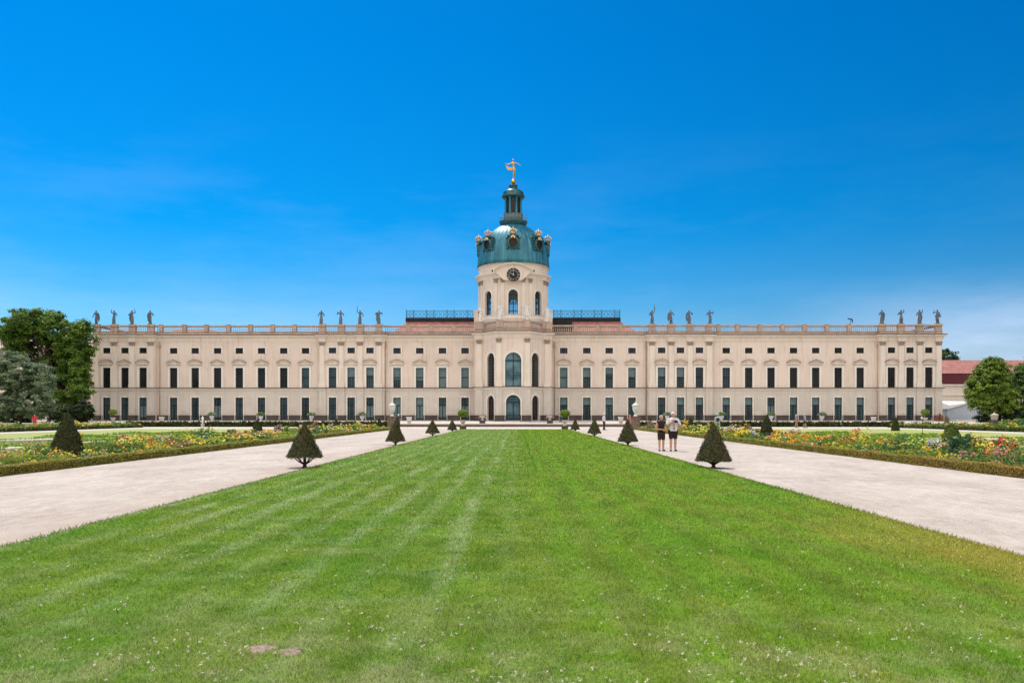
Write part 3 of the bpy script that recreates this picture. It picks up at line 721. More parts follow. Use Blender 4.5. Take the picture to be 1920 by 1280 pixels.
# pavilion
PSEG = [(pav[i], pav[i + 1]) for i in range(len(pav) - 1)]
def pavilion():
    mbg, mbu = MB(), MB(); wins = []
    for i, (p, q) in enumerate(PSEG):
        mp, L = facet(p, q)
        o1, o2 = [], []
        if i == 3: o1 = [(L / 2 + .03, 2.35, .74, ZH(740, 0, Y1), True)]; o2 = [(L / 2 + .03, 2.62, Z_M0, ZH(660.3, 0, Y1), True)]
        if i in (2, 4):
            uc = L * .43 if i == 4 else L * .57
            o1 = [(uc, 1.95, .74, ZH(741, 0, 130.7), True)]; o2 = [(uc, 2.15, Z_M0, ZH(661.6, 0, 130.7), True)]
        wall(mbg, mp, 0, L, Z_BASE, Z_ST0 + .1, o1); wall(mbu, mp, 0, L, Z_ST0 + .1, Z_CO1, o2)
        for o in o1: wins.append(('d', i, mp, o))
        for o in o2: wins.append(('w', i, mp, o))
    mbg.build('ground_storey_wall', RUSTIC, palace); mbu.build('upper_wall', PLASTER, palace)
    for k, i, mp, o in wins:
        if k == 'd':
            window('arched_door', mp, o[0], o[1], o[2], o[3], True, 6 if i == 3 else 4, 8, pane=G_MID if i == 3 else G_BROWN, transoms=(o[3] - o[1] / 2,), door=True, surround=.18, keystone=True, label='wide arched glass door in the middle of the pavilion' if i == 3 else None)
        else:
            window('arched_window', mp, o[0], o[1], o[2], o[3], True, 8 if i == 3 else 6, 11, pane=G_MID if i == 3 else G_BROWN, transoms=(o[3] - o[1] / 2,), surround=.26, keystone=True, label='large arched window with pale blue panes above the middle door' if i == 3 else None,
                   munt=MUNT)
    for u in (.42, 2 * 2.72 - .42): pilaster(facet(*PSEG[3])[0], u, .78)
    mp, L = facet(*PSEG[1]); pilaster(mp, L - .75, .78); mp, L = facet(*PSEG[5]); pilaster(mp, .75, .78)
    for u in (.42, 2 * 2.72 - .42): pier(facet(*PSEG[3])[0], u, 1.0, p=.14)
    mp, L = facet(*PSEG[1]); pier(mp, L - .75, 1.1, p=.14); mp, L = facet(*PSEG[5]); pier(mp, .75, 1.1, p=.14)
pavilion()
# continuous mouldings
mb = MB(); mb.sweep(FRONT, [(0, Z_BASE - .15), (.06, Z_BASE - .15), (.06, Z_PL), (0, Z_PL + .06)])
def plinth():
    # plinth pieces between the doors
    spans = []
    def add(mp, L0, L1, ops):
        cur = L0
        for u, w in sorted(ops):
            if u - w / 2 > cur: spans.append((mp, cur, u - w / 2)); 
            cur = u + w / 2
        if L1 > cur: spans.append((mp, cur, L1))
    for b in blocks: add(flat(YB), W(b['l'], YB), W(b['r'], YB), [(W(p, YB), WW) for p in b['win']])
    for i, w in enumerate(wings):
        x0 = W(w['l'], YW) if i != 2 else XC + PAVX; x1 = W(w['r'], YW) if i != 1 else XC - PAVX
        add(flat(YW), x0, x1, [(W(p, YW), WW) for p in w['win']])
    for i, (p, q) in enumerate(PSEG):
        mp, L = facet(p, q); ops = []
        if i == 3: ops = [(L / 2 + .03, 2.35)]
        if i in (2, 4): ops = [(L * .43 if i == 4 else L * .57, 1.95)]
        add(mp, 0, L, ops)
    for mp, a, c in spans:
        mb = MB(); mbox(mb, mp, a, c, Z_BASE - .2, Z_PL, -.06, .01); mb.build('plinth', PLINTH, palace)
plinth()
mb = MB(); mb.sweep(FRONTB, [(0, Z_ST0), (.06, Z_ST0), (.10, Z_ST0 + .12), (.10, Z_ST0 + .26), (.24, Z_ST0 + .36), (.24, Z_ST1 - .01), (0, Z_ST1 + .03)]); mb.build('string_course', TRIM, palace)
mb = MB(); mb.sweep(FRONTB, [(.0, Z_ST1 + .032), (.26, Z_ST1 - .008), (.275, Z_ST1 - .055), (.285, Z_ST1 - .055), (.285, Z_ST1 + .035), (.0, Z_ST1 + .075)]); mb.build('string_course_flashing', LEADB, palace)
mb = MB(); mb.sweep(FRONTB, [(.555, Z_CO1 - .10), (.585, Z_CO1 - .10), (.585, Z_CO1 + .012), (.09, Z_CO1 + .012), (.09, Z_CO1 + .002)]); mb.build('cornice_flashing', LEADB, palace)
mb = MB(); mb.sweep(FRONTB, [(-.1, Z_AR), (.05, Z_AR), (.05, Z_AR + .18), (.10, Z_AR + .2), (.10, Z_CO0 - .1), (.22, Z_CO0), (.22, Z_CO0 + .12), (.52, Z_CO0 + .24), (.55, Z_CO1 - .04), (-.1, Z_CO1)]); mb.build('cornice', TRIM, palace)
mb = MB(); mb.sweep(FRONTB, [(-.42, Z_CO1 - .02), (.08, Z_CO1 - .02), (.08, Z_CO1 + .14), (.0, Z_CO1 + .18), (.0, Z_PP - .1), (.05, Z_PP - .06), (.05, Z_PP), (-.42, Z_PP)]); mb.build('parapet_base', PARAPET, palace)
mb = MB(); mb.sweep(FRONTB, [(-.36, Z_R0), (.02, Z_R0), (.07, Z_R0 + .1), (.07, Z_R1 - .05), (.03, Z_R1), (-.38, Z_R1)]); mb.build('parapet_rail', PARAPET, palace)

# balustrade: posts and bays of balusters
BAL = [(.045, 0), (.085, .03), (.085, .07), (.05, .12), (.105, .26), (.11, .36), (.085, .48), (.045, .60), (.05, .66), (.085, .72), (.085, .80)]
def post(mp, uc, w):
    mb = MB(); mbox(mb, mp, uc - w / 2, uc + w / 2, Z_PP, Z_R1 + .03, -.11, .40); mbox(mb, mp, uc - w / 2 - .05, uc + w / 2 + .05, Z_R1 + .03, Z_R1 + .13, -.16, .44)
    return mb.build('parapet_post', PARAPET, palace)
def bay(mp, a, b, sp=.33):
    n = max(1, int((b - a) / sp)); mb = MB()
    for i in range(n):
        x, y, _ = mp(a + (b - a) * (i + .5) / n, 0, .17)
        mb.lathe([(r * .92, Z_PP + z) for r, z in BAL], x, y, 7)
    mb.build('balustrade', BALU, palace)
def run(mp, posts, L0, L1):
    """posts: (u, width) sorted; bays fill the gaps"""
    cur = L0
    for u, w in sorted(posts):
        if u - w / 2 - cur > .5: bay(mp, cur, u - w / 2)
        post(mp, u, w); cur = u + w / 2
    if L1 - cur > .5: bay(mp, cur, L1)
for b in blocks:
    u0, u1 = W(b['l'], YB), W(b['r'], YB)
    run(flat(YB), [(min(max(W(p, YB), u0 + .55), u1 - .55), 1.08) for p in b['pil']], u0, u1)
for i, w in enumerate(wings):
    x0 = W(w['l'], YW) if i != 2 else XC + PAVX; x1 = W(w['r'], YW) if i != 1 else XC - PAVX
    ws = [W(p, YW) for p in w['win']]; ps = [((a + c) / 2, .6) for a, c in zip(ws, ws[1:])]
    run(flat(YW), ps + ([(x0 + .9, .6)] if w['g'] == 'outer' else []) , x0, x1)
for i, (p, q) in enumerate(PSEG):
    mp, L = facet(p, q)
    if i == 3: run(mp, [(.5, 1.0), (L - .5, 1.0)], 0, L)
    elif i in (2, 4): run(mp, [(L - .12, .24) if i == 4 else (.12, .24)], .25, L - .25)
    elif i in (1, 5): run(mp, [(L - .75 if i == 1 else .75, 1.3)], 0, L)
    elif i in (0, 6): run(mp, [], .1, L - .6)
# drain pipes beside the blocks
for px in (300, 723, 891.5, 1040, 1211, 1645):
    x = W(px, YW); mb = MB(); mb.tube([(x, YW - .14, 1.0), (x, YW - .14, 14.1)], .07, 6); mb.box(x - .16, x + .16, YW - .34, YW - .004, 13.2, 13.6)
    mb.build('drain_pipe', mat('pipe_paint' , (.50, .38, .28), (.36, .27, .2), .6, 1) if 'pipe_paint' not in MATS else MATS['pipe_paint'], palace)
mb = MB(); mb.box(W(176, 137), W(1765, 137), 136.5, 149, 14.9, 15.1); mb.build('flat_roof', LEAD, palace)

# roofs over the inner wings, their lead band and iron railing
def hip(x0, x1, y0, y1, z0, tx0, tx1, ty0, ty1, z1, m, name='roof'):
    mb = MB(); b = [(x0, y0, z0), (x1, y0, z0), (x1, y1, z0), (x0, y1, z0)]; t = [(tx0, ty0, z1), (tx1, ty0, z1), (tx1, ty1, z1), (tx0, ty1, z1)]
    mb.hexa(b + t); return mb.build(name, m, palace)
def railing(x0, x1, y, z0, z1, parent=palace):
    mb = MB(); n = 8; L = x1 - x0; us = [x0]; k = 0
    while us[-1] < x1 - .9:
        us.append(min(x1, us[-1] + (2.3 if k % 2 else 1.3))); k += 1
    us[-1] = x1
    mb.box(x0, x1, y - .03, y + .03, z0, z0 + .07); mb.box(x0, x1, y - .035, y + .035, z1 - .13, z1 - .06)
    for i, u in enumerate(us):
        mb.box(u - .06, u + .06, y - .06, y + .06, z0, z1 + .08)
        if i:
            a, b = us[i - 1] + .06, u - .06; m = max(2, int((b - a) / .55))
            for j in range(m):
                c = a + (b - a) * (j + .5) / m; r = min(.26, (b - a) / m / 2 - .01); zc = (z0 + z1 - .06) / 2
                for zz in (zc - .28, zc + .24):
                    pts = [(c + r * cos(t), y, zz + r * sin(t) * .95) for t in np.linspace(0, 2 * pi, 11)]; mb.tube(pts, .032, 4)
                mb.tube([(c - (b - a) / m / 2, y, z0 + .05), (c, y, zc), (c - (b - a) / m / 2, y, z1 - .1)], .026, 4)
                mb.tube([(c + (b - a) / m / 2, y, z0 + .05), (c, y, zc), (c + (b - a) / m / 2, y, z1 - .1)], .026, 4)
    return mb.build('roof_railing', IRON, parent)
YR = 141.8
for s, (xa, xb, xt) in ((-1, (728, 892, 762)), (1, (1208, 1038, 1162))):
    e0, e1 = sorted((W(xa, 137.3), W(xb, 137.3))); t0, t1 = sorted((W(xt, YR), W(xb, YR)))
    hip(e0, e1, 137.2, 148.9, 15.1, t0, t1, YR, 145, ZH(602.4, 0, YR), TILE)
    mb = MB(); mb.box(t0 - .12, t1 + .12, YR - .25, 145.2, ZH(602.6, 0, YR), ZH(596, 0, YR)); mb.build('lead_band', LEAD, palace)
    railing(t0, t1, YR - .1, ZH(596, 0, YR), ZH(581.5, 0, YR))
mb = MB(); mb.box(XC + PAVX + .05, W(1073, 138.6), 138.4, 141.5, 15.1, ZH(600, 0, 138.6)); mb.build('roof_hatch', LEAD, palace)
hip(W(298, 139), W(440, 139), 139, 148.5, 15.1, W(330, 143), W(395, 143), 143, 144.5, 16.95, TILE)

# ------------------------------------------------------------------ tower
CX, CY, RD = XC, 137.7, 5.95
def drum_map(u, z, d): a = u / RD; r = RD - d; return (CX + r * sin(a), CY - r * cos(a), z)
ZD0, ZW0, ZW1, ZE = 15.1, ZH(588.5, 0, 131.8), ZH(542.5, 0, 131.8), ZH(521, 0, 131.8)
def tower():
    circ = 2 * pi * RD; ops = [(circ * k / 8, 1.62, ZW0, ZW1, True) for k in range(8)]
    mb = MB()
    ops2 = [(o[0] if o[0] < circ - 1 else o[0], *o[1:]) for o in ops]
    # start half a bay off so no opening is split
    off = circ / 16
    wall(mb, lambda u, z, d: drum_map(u - off, z, d), 0, circ, ZD0, ZE + .3, [((o[0] + off) % circ, *o[1:]) for o in ops], .55, .35)
    mb.build('drum_wall', PLASTER, palace)
    mb = MB()
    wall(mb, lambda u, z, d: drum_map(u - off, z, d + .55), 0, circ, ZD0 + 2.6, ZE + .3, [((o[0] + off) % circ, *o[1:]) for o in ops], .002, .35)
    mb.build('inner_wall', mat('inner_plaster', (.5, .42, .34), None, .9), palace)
    for k in range(8):
        u = circ * k / 8
        window('drum_window', drum_map, u, 1.62, ZW0, ZW1, True, 4, 7, dep=.42, pane=CLEAR, munt=DARKW, transoms=(ZW0 + 2.0, ZW1 - .81), surround=.2, keystone=False)
    # paired pilasters between the openings
    for k in range(8):
        for s in (-1, 1):
            a = (k + .5) * pi / 4 + s * .105; u = a * RD
            w = .52; mb = MB()
            mbox(mb, drum_map, u - w / 2, u + w / 2, ZW0 - .2, ZE - .75, -.16, .01); mbox(mb, drum_map, u - w / 2 - .07, u + w / 2 + .07, ZW0 - .75, ZW0 - .2, -.22, .01)
            o = mb.build('drum_pilaster', TRIM, palace)
            mb = MB(); mbox(mb, drum_map, u - w / 2 - .1, u + w / 2 + .1, ZE - .13, ZE, -.28, .01); mbox(mb, drum_map, u - w / 2, u + w / 2, ZE - .75, ZE - .13, -.2, .01)
            for q in (-1, 1): mb.blob(drum_map(u + q * w / 2, ZE - .25, -.2), .12, 6, 4); mb.blob(drum_map(u + q * w / 3, ZE - .5, -.2), .1, 6, 4)
            mb.build('capital', CAPM, o)
    mb = MB()
    E = ZE; A = ZH(501.5, 0, 134)
    mb.lathe([(RD - .1, ZD0), (RD + .35, ZD0), (RD + .35, ZH(595, 0, 131.3)), (RD + .15, ZH(592.5, 0, 131.3)), (RD - .1, ZH(592.5, 0, 131.3))], CX, CY, 48, smooth=False)
    mb.build('drum_base', TRIM, palace)
    mb = MB()
    def rf(a):      # breaks forward over the pilaster pairs
        b = (a / (pi / 4)) % 1.0; return 1.035 if abs(b - .5) < .19 else 1.0
    mb.lathe([(RD - .2, E), (RD + .06, E), (RD + .08, E + .3), (RD + .16, E + .35), (RD + .16, E + .55), (RD + .5, E + .74), (RD + .52, E + .9), (RD + .05, E + 1.0), (RD - .3, E + 1.0)], CX, CY, 96, smooth=False, rfun=rf)
    mb.build('drum_cornice', TRIM, palace)
    mb = MB(); mb.lathe([(RD - .3, E + .95), (RD - .02, E + .95), (RD - .02, ZB - .16), (RD + .2, ZB - .1), (RD + .2, ZB), (RD - .5, ZB)], CX, CY, 64, smooth=False)
    mb.build('attic_wall', PLASTER, palace)
    mb = MB()
    for a in (-.62, .62, 1.9, -1.9): mb.lathe([(0, 0), (.14, 0), (.14, .05), (0, .05)], 0, 0, 10) if False else mb.blob(drum_map(a * RD, E + 1.35, .02), (.16, .1, .18), 8, 5)
    mb.build('oculus', LEAD, palace)
    mb = MB(); mb.lathe([(.01, 15.2), (RD - .6, 15.2), (RD - .6, 15.3), (.01, 15.3)], CX, CY, 24); mb.build('drum_floor', LEAD, palace)
ZB = 26.72
tower()
for s in (-1, 1):
    mb = MB(); x0, x1 = sorted((XC + s * 5.9, XC + s * 6.62)); mb.box(x0, x1, 135.2, 141, 15.2, 19.15); mb.box(x0 - .08, x1 + .08, 135.1, 141.1, 19.15, 19.3); mb.build('stair_turret', PLASTER, palace)
# clock in its arched gable
def clock():
    y = CY - RD - .50; cz = ZH(515.3, 0, y); hw = 3.15; mb = MB()
    z0 = ZE + .02; zt = ZH(494.5, 0, y)
    def arc(hw, zb, zt, k):
        return [(CX + hw * t, zb + (zt - zb) * (1 - abs(t) ** 2.0) ** .9) for t in np.linspace(-1, 1, 25)]
    top = arc(hw, z0 + 1.0, zt, 0)
    mb.prism([(CX - 1.5, z0 - .45), (CX + 1.5, z0 - .45)] + [p for p in top[::-1]], y - .12, CY - RD + 1.2)
    o = mb.build('clock_gable', PLASTER, palace)
    mb = MB(); n = len(top)
    for a, b in zip(top, top[1:]):
        mb.hexa([(a[0], y - .45, a[1] - .02), (b[0], y - .45, b[1] - .02), (b[0], y + 1.2, b[1] - .02), (a[0], y + 1.2, a[1] - .02),
                 (a[0], y - .52, a[1] + .16), (b[0], y - .52, b[1] + .16), (b[0], y + 1.2, b[1] + .16), (a[0], y + 1.2, a[1] + .16)])
    mb.build('gable_moulding', TRIM, o)
    Rr = 1.10; yf = y - .13
    def disc(r0, r1, ya, yb, m, name, par, n=40):
        mb = MB()
        for i in range(n):
            a, b = 2 * pi * i / n, 2 * pi * (i + 1) / n
            def p(r, t, yy): return (CX + .05 + r * sin(t), yy, cz + r * cos(t))
            mb.quad(p(r0, a, ya), p(r1, a, ya), p(r1, b, ya), p(r0, b, ya)); mb.quad(p(r1, a, ya), p(r1, a, yb), p(r1, b, yb), p(r1, b, ya))
            if r0 > 0: mb.quad(p(r0, b, ya), p(r0, b, yb), p(r0, a, yb), p(r0, a, ya))
        return mb.build(name, m, par)
    face = disc(0, Rr, yf - .05, yf + .02, mat('clock_black', (.008, .009, .011), (.012, .012, .014), .4, 3), 'clock', palace)
    CW = mat('clock_gilt', (.75, .72, .60), (.65, .6, .48), .5, 5)
    disc(Rr * .60, Rr * .62, yf - .07, yf - .05, CW, 'minute_ring', face)
    mb = MB()
    def bar(cx, cz2, ang, hw, hl, skew=0.0):   # small bar in a numeral, rotated to the dial
        c, s2 = cos(ang), sin(ang)
        def P(u, v): return (CX + .05 + cx * 0 + (u * c + v * s2), (cz + (-u * s2 + v * c)))
        q = [(cx - hw - skew, cz2 - hl), (cx + hw - skew, cz2 - hl), (cx + hw + skew, cz2 + hl), (cx - hw + skew, cz2 + hl)]
        pts = [P(*k) for k in q]
        mb.hexa([(p[0], yf - .075, p[1]) for p in pts[:2]] + [(p[0], yf - .052, p[1]) for p in pts[:2][::-1]] + [(p[0], yf - .075, p[1]) for p in (pts[3], pts[2])] + [(p[0], yf - .052, p[1]) for p in (pts[2], pts[3])])
    rom = ['XII', 'I', 'II', 'III', 'IV', 'V', 'VI', 'VII', 'VIII', 'IX', 'X', 'XI']; wd = {'I': .055, 'V': .12, 'X': .12}
    for h, t in enumerate(rom):
        ang = h * pi / 6; tot = sum(wd[c] for c in t); u = -tot / 2; zc2 = Rr * .79
        for ch in t:
            m = u + wd[ch] / 2
            if ch == 'I': bar(m, zc2, ang, .014, .12)
            elif ch == 'V': bar(m - .022, zc2, ang, .014, .12, -.024); bar(m + .022, zc2, ang, .011, .12, .024)
            else: bar(m, zc2, ang, .015, .12, .042); bar(m, zc2, ang, .011, .12, -.042)
            u += wd[ch]
    mb.build('numerals', CW, face)
    for ang, l, w in ((R(-2), .80, .035), (R(-62), .58, .05)):
        mb = MB(); c, s2 = cos(ang), sin(ang)
        def P(u, v, yy): return (CX + .05 + u * c + v * s2, yy, cz - u * s2 + v * c)
        mb.hexa([P(-w, -.15, yf - .10), P(w, -.15, yf - .10), P(w, -.15, yf - .085), P(-w, -.15, yf - .085), P(-w * .4, l, yf - .10), P(w * .4, l, yf - .10), P(w * .4, l, yf - .085), P(-w * .4, l, yf - .085)])
        mb.build('clock_hand', CW, face)
clock()
# dome
def zd(py): return ZH(py, 0, CY)
def rr(px): return px / (F / CY)
def dome():
    prof = [(67.5, 500.5), (66.5, 497), (66, 490), (65.2, 481), (63.5, 472), (60.5, 463), (56.5, 454.5), (51, 446.5), (44.5, 439.5), (37, 433.5), (29.5, 428.5), (22.5, 424.5)]
    P = [(rr(a), zd(b)) for a, b in prof]; P[0] = (P[0][0], ZB)
    def ribs(a): b = (a / (2 * pi) * 48) % 1.0; return 1.010 if (b < .14 or b > .86) else 1.0
    def ribs2(a):
        b = (a / (2 * pi) * 8 + .5) % 1.0; return ribs(a) * (1.012 if (b < .08 or b > .92) else 1)
    mb = MB(); mb.lathe(P, CX, CY, 384, rfun=ribs); d = mb.build('dome', COPPER, palace)
    mb = MB(); mb.lathe([(rr(20), zd(426)), (rr(24), zd(424)), (rr(26.5), zd(419)), (rr(26.5), zd(417)), (rr(18), zd(417))], CX, CY, 40, smooth=False); mb.build('lantern_gallery', DCOPPER, d)
    mb = MB()
    for z in (zd(406), zd(411)):
        mb.tube([(CX + rr(26) * sin(a), CY - rr(26) * cos(a), z) for a in np.linspace(0, 2 * pi, 33)], .035, 4)
    for k in range(24):
        a = k * pi / 12; mb.tube([(CX + rr(26) * sin(a), CY - rr(26) * cos(a), zd(417.2)), (CX + rr(26) * sin(a), CY - rr(26) * cos(a), zd(406))], .03, 4)
    mb.build('gallery_rail', mat('rail_grey', (.25, .33, .36), None, .5), d)
    mb = MB(); mb.lathe([(rr(18), zd(417)), (rr(18.5), zd(416)), (rr(18), zd(415)), (rr(18), zd(404)), (rr(19), zd(403)), (rr(16), zd(402.5))], CX, CY, 32, smooth=False); mb.build('lantern_base', mat('lantern_grey', (.16, .22, .23), (.10, .15, .16), .6, 4, .2, 10), d)
    # lantern: eight piers round a dark core, cornice, bell roof
    ln = MB()
    for k in range(8):
        a = (k + .5) * pi / 4; x, y = CX + rr(15.3) * sin(a), CY - rr(15.3) * cos(a)
        ln.lathe([(.26, zd(403)), (.26, zd(401)), (.19, zd(400)), (.17, zd(376)), (.26, zd(374)), (.28, zd(372))], x, y, 8)
    lo = ln.build('lantern', COPPER, d)
    mb = MB(); mb.lathe([(rr(12.4), zd(403)), (rr(12.4), zd(372))], CX, CY, 16, smooth=False); mb.build('lantern_core', DCOPPER, lo)
    mb = MB()
    for k in range(8):
        a = k * pi / 4; rr0 = rr(12.9)
        mpk = lambda u, z, dd, a=a: (CX + (rr0 - dd) * sin(a) + u * cos(a), CY - (rr0 - dd) * cos(a) + u * sin(a), z)
        mbox(mb, mpk, -.22, .22, zd(400), zd(379), -.02, .08); arch_band(mb, mpk, 0, .0, .22, zd(379), -.02, .08, 8)
    mb.build('lantern_opening', G_BROWN, lo)
    mb = MB(); mb.lathe([(rr(15), zd(373)), (rr(19), zd(373)), (rr(20), zd(371.5)), (rr(22), zd(370.5)), (rr(22), zd(369)), (rr(19.5), zd(367.5)), (rr(19.8), zd(364)), (rr(18.5), zd(360.5)), (rr(14), zd(357.8)), (rr(10), zd(356)), (rr(7.5), zd(353.5)), (rr(6.3), zd(351.5)), (rr(8.5), zd(350.2)), (rr(8.7), zd(348)), (rr(6.4), zd(347)), (rr(3.6), zd(346)), (rr(2.6), zd(344.5))], CX, CY, 32)
    mb.build('lantern_roof', DCOPPER, d)
    mb = MB(); mb.blob((CX, CY, zd(341)), rr(4.8), 20, 12); mb.build('gilded_ball', GOLD, d)
    # eight round dormers, each with a gilt crown
    for k in range(8):
        a = k * pi / 4; r0 = rr(66.3); zc = zd(468.5)
        mp = lambda u, z, dd, a=a: (CX + (r0 - dd) * sin(a) + u * cos(a), CY - (r0 - dd) * cos(a) + u * sin(a), z)
        mb = MB(); n = 20
        for i in range(n):
            t0, t1 = 2 * pi * i / n, 2 * pi * (i + 1) / n
            def p(r, t, dd): return mp(r * sin(t), zc + 1.18 * r * cos(t), dd)
            mb.hexa([p(.68, t0, -.16), p(.98, t0, -.06), p(.98, t0, 1.9), p(.68, t0, .5), p(.68, t1, -.16), p(.98, t1, -.06), p(.98, t1, 1.9), p(.68, t1, .5)])
        mbox(mb, mp, -1.15, -.85, zc - .9, zc + .55, .0, 1.4); mbox(mb, mp, .85, 1.15, zc - .9, zc + .55, .0, 1.4)
        mbox(mb, mp, -.95, .95, zc + 1.02, zc + 1.16, -.22, 1.7); mbox(mb, mp, -.5, .5, zc + 1.16, zc + 1.36, -.2, 1.9)
        for s in (-1, 1):
            mb.blob(mp(s * .95, zc - .95, 0.05), (.24, .24, .22), 7, 5); mb.blob(mp(s * 1.05, zc + .72, 0.1), (.26, .26, .24), 7, 5)
        dm = mb.build('dormer', DCOPPER, palace)
        mb = MB(); q = [mp(.66 * sin(t), zc + .78 * cos(t), .12) for t in np.linspace(0, 2 * pi, 20, endpoint=False)]; mb.quad(*q); mb.build('pane', G_BROWN, dm)
        mb = MB()
        for t in (-.5, 0, .5): mb.blob(mp(t * .5, zc + 1.0 - abs(t) * .3, -.2), (.17, .13, .24), 7, 5)
        mb.build('mask', GILT, dm)
        c = mp(0, 0, .15); mb = MB(); zk = zc + 1.42
        mb.lathe([(.30, zk), (.42, zk + .05), (.42, zk + .2), (.36, zk + .24)], c[0], c[1], 12)
        for j in range(8):
            b = j * pi / 4; pts = [(c[0] + rad * sin(b), c[1] + rad * cos(b), zk + h) for rad, h in ((.37, .2), (.54, .42), (.50, .66), (.28, .82), (.05, .84))]
            mb.tube(pts, [.07, .075, .07, .055, .04], 5)
            mb.blob((c[0] + .60 * sin(b), c[1] + .60 * cos(b), zk + .62), .10, 6, 4)
        mb.blob((c[0], c[1], zk + .95), .13, 8, 5); mb.box(c[0] - .03, c[0] + .03, c[1] - .03, c[1] + .03, zk + 1.0, zk + 1.3)
        mb.build('crown', GILT, dm)
dome()
# ------------------------------------------------------------------ figures (statues and people)
def fig_mesh(name, caps, balls, voxel, m, parent, origin=(0, 0, 0), extra=None, M=None):
    """one continuous skin grown over tapered limbs"""
    mb = MB()
    for p0, p1, r0, r1 in caps:
        n = 3; p0, p1 = Vector(p0), Vector(p1)
        mb.tube([p0.lerp(p1, t) for t in (0, .5, 1)], [r0, (r0 + r1) / 2, r1], 8); mb.blob(p0, r0, 8, 6); mb.blob(p1, r1, 8, 6)
    for c, r in balls: mb.blob(c, r, 10, 8)
    me = mb.mesh('tmp'); bm = bmesh.new(); bm.from_mesh(me); bmesh.ops.recalc_face_normals(bm, faces=bm.faces); bm.to_mesh(me); bm.free()
    o = bpy.data.objects.new('tmp', me); COL.objects.link(o)
    r = o.modifiers.new('r', 'REMESH'); r.mode = 'VOXEL'; r.voxel_size = voxel; r.use_smooth_shade = True
    s = o.modifiers.new('s', 'SMOOTH'); s.iterations = 2; s.factor = .5
    dg = bpy.context.evaluated_depsgraph_get(); me2 = bpy.data.meshes.new_from_object(o.evaluated_get(dg)); bpy.data.objects.remove(o)
    me2.name = name
    if extra:
        bm = bmesh.new(); bm.from_mesh(me2); t = extra.mesh('t'); bm.from_mesh(t); bm.to_mesh(me2); bm.free()
    if M is not None: me2.transform(M)
    me2.polygons.foreach_set('use_smooth', [True] * len(me2.polygons))
    me2.materials.clear(); me2.materials.append(m)
    ob = bpy.data.objects.new(name, me2); link(ob, parent, origin); finish(ob, parent); return ob

def statue(px, Y, zb, H, lh, rh, label, m, lean=.0, cloak=None, staff=False, group=None, robe=True, le=None, re=None):
    """lh / rh: hand positions (x, y, z) of a figure of height 1; the left of the picture is -x"""
    x = W(px, Y)
    t = thing('statue', label, 'statue', (x, Y, zb), group)
    S = Vector
    sh = .80; hip = (lean, 0, .50)
    caps = []; balls = []
    if robe:
        caps += [((lean * 1.2 - .02, .0, .05), (lean - .01, 0, .30), .105, .105), ((lean - .01, 0, .30), hip, .105, .085), ((.05 - lean, -.05, .03), (lean + .03, -.03, .32), .055, .08)]
    else:
        caps += [((-.05, 0, .03), (-.045 + lean, -.02, .27), .032, .045), ((-.045 + lean, -.02, .27), (lean - .03, 0, .50), .048, .065), ((.09, -.02, .03), (.06 + lean, -.05, .27), .032, .045), ((.06 + lean, -.05, .27), (lean + .03, 0, .50), .048, .065), ((-.05, -.05, .015), (-.05, 0, .02), .025, .03), ((.09, -.08, .015), (.09, -.02, .02), .025, .03),
                 ((.0, .04, .05), (lean, .05, .6), .05, .06)]
    caps += [(hip, (0, 0, .64), .078, .066), ((0, 0, .64), (-lean * .3, 0, .77), .070, .082), ((-.09, 0, sh), (.09, 0, sh), .042, .042), ((0, 0, .80), (0, -.01, .87), .035, .03)]
    balls += [((0, -.015, .925), (.052, .058, .066)), ((0, -.07, .92), .014), ((0, .02, .945), (.055, .055, .055))]
    for s, h, e in ((-1, lh, le), (1, rh, re)):
        a = S((s * .105, 0, sh)); h = S(h)
        if e is None:
            mid = (a + h) / 2; d = (h - a).length; k = math.sqrt(max(.0, .17 ** 2 - (d / 2) ** 2)) + .01; e = mid + S((s * .5, .5, -.7)).normalized() * k
        e = S(e); caps += [(a, e, .037, .030), (e, h, .030, .021)]; balls += [(h + (h - e).normalized() * .02, (.026, .02, .032))]
    if cloak == 'l': caps += [((-.1, .03, .78), (-.15, .05, .45), .04, .06), ((-.15, .05, .45), (-.14, .05, .2), .06, .04)]
    if cloak == 'r': caps += [((.1, .03, .78), (.15, .05, .45), .04, .06), ((.15, .05, .45), (.14, .05, .2), .06, .04)]
    if cloak == 'up': caps += [((-.1, .05, .55), (.15, .06, .62), .05, .04), ((.1, .05, .6), (.18, .05, .42), .05, .03)]
    M = Matrix.Scale(H, 4)
    ex = MB()
    for s, h in ((-1, lh), (1, rh)):            # fingers
        for j in range(4): ex.tube([(h[0] + (j - 1.5) * .011, h[1], h[2]), (h[0] + (j - 1.5) * .014, h[1] - .02, h[2] + .045)], [.007, .004], 4)
    fig_mesh('figure', caps, balls, .014, m, t, (x, Y, zb + .12), ex, Matrix.Diagonal((H * 1.18, H * 1.18, H, 1)))
    mb = MB(); mb.lathe([(.34, zb), (.34, zb + .10), (.28, zb + .14)], x, Y, 8, False); mb.build('base', m, t)
    if staff:
        mb = MB(); hx = (lh if staff == 'l' else rh); q0 = (x + hx[0] * H - .05, Y + hx[1] * H, zb + .12 + hx[2] * H - .15); q1 = (q0[0] + (.1 if staff == 'r' else -.03), q0[1], q0[2] + .75)
        mb.tube([q0, q1], .05, 5); mb.build('attribute', m, t)
    return t
ZS = Z_R1 + .13; YS = YB + .15
GS = 'dark statues along the roof parapet'
L_ = lambda *a: a
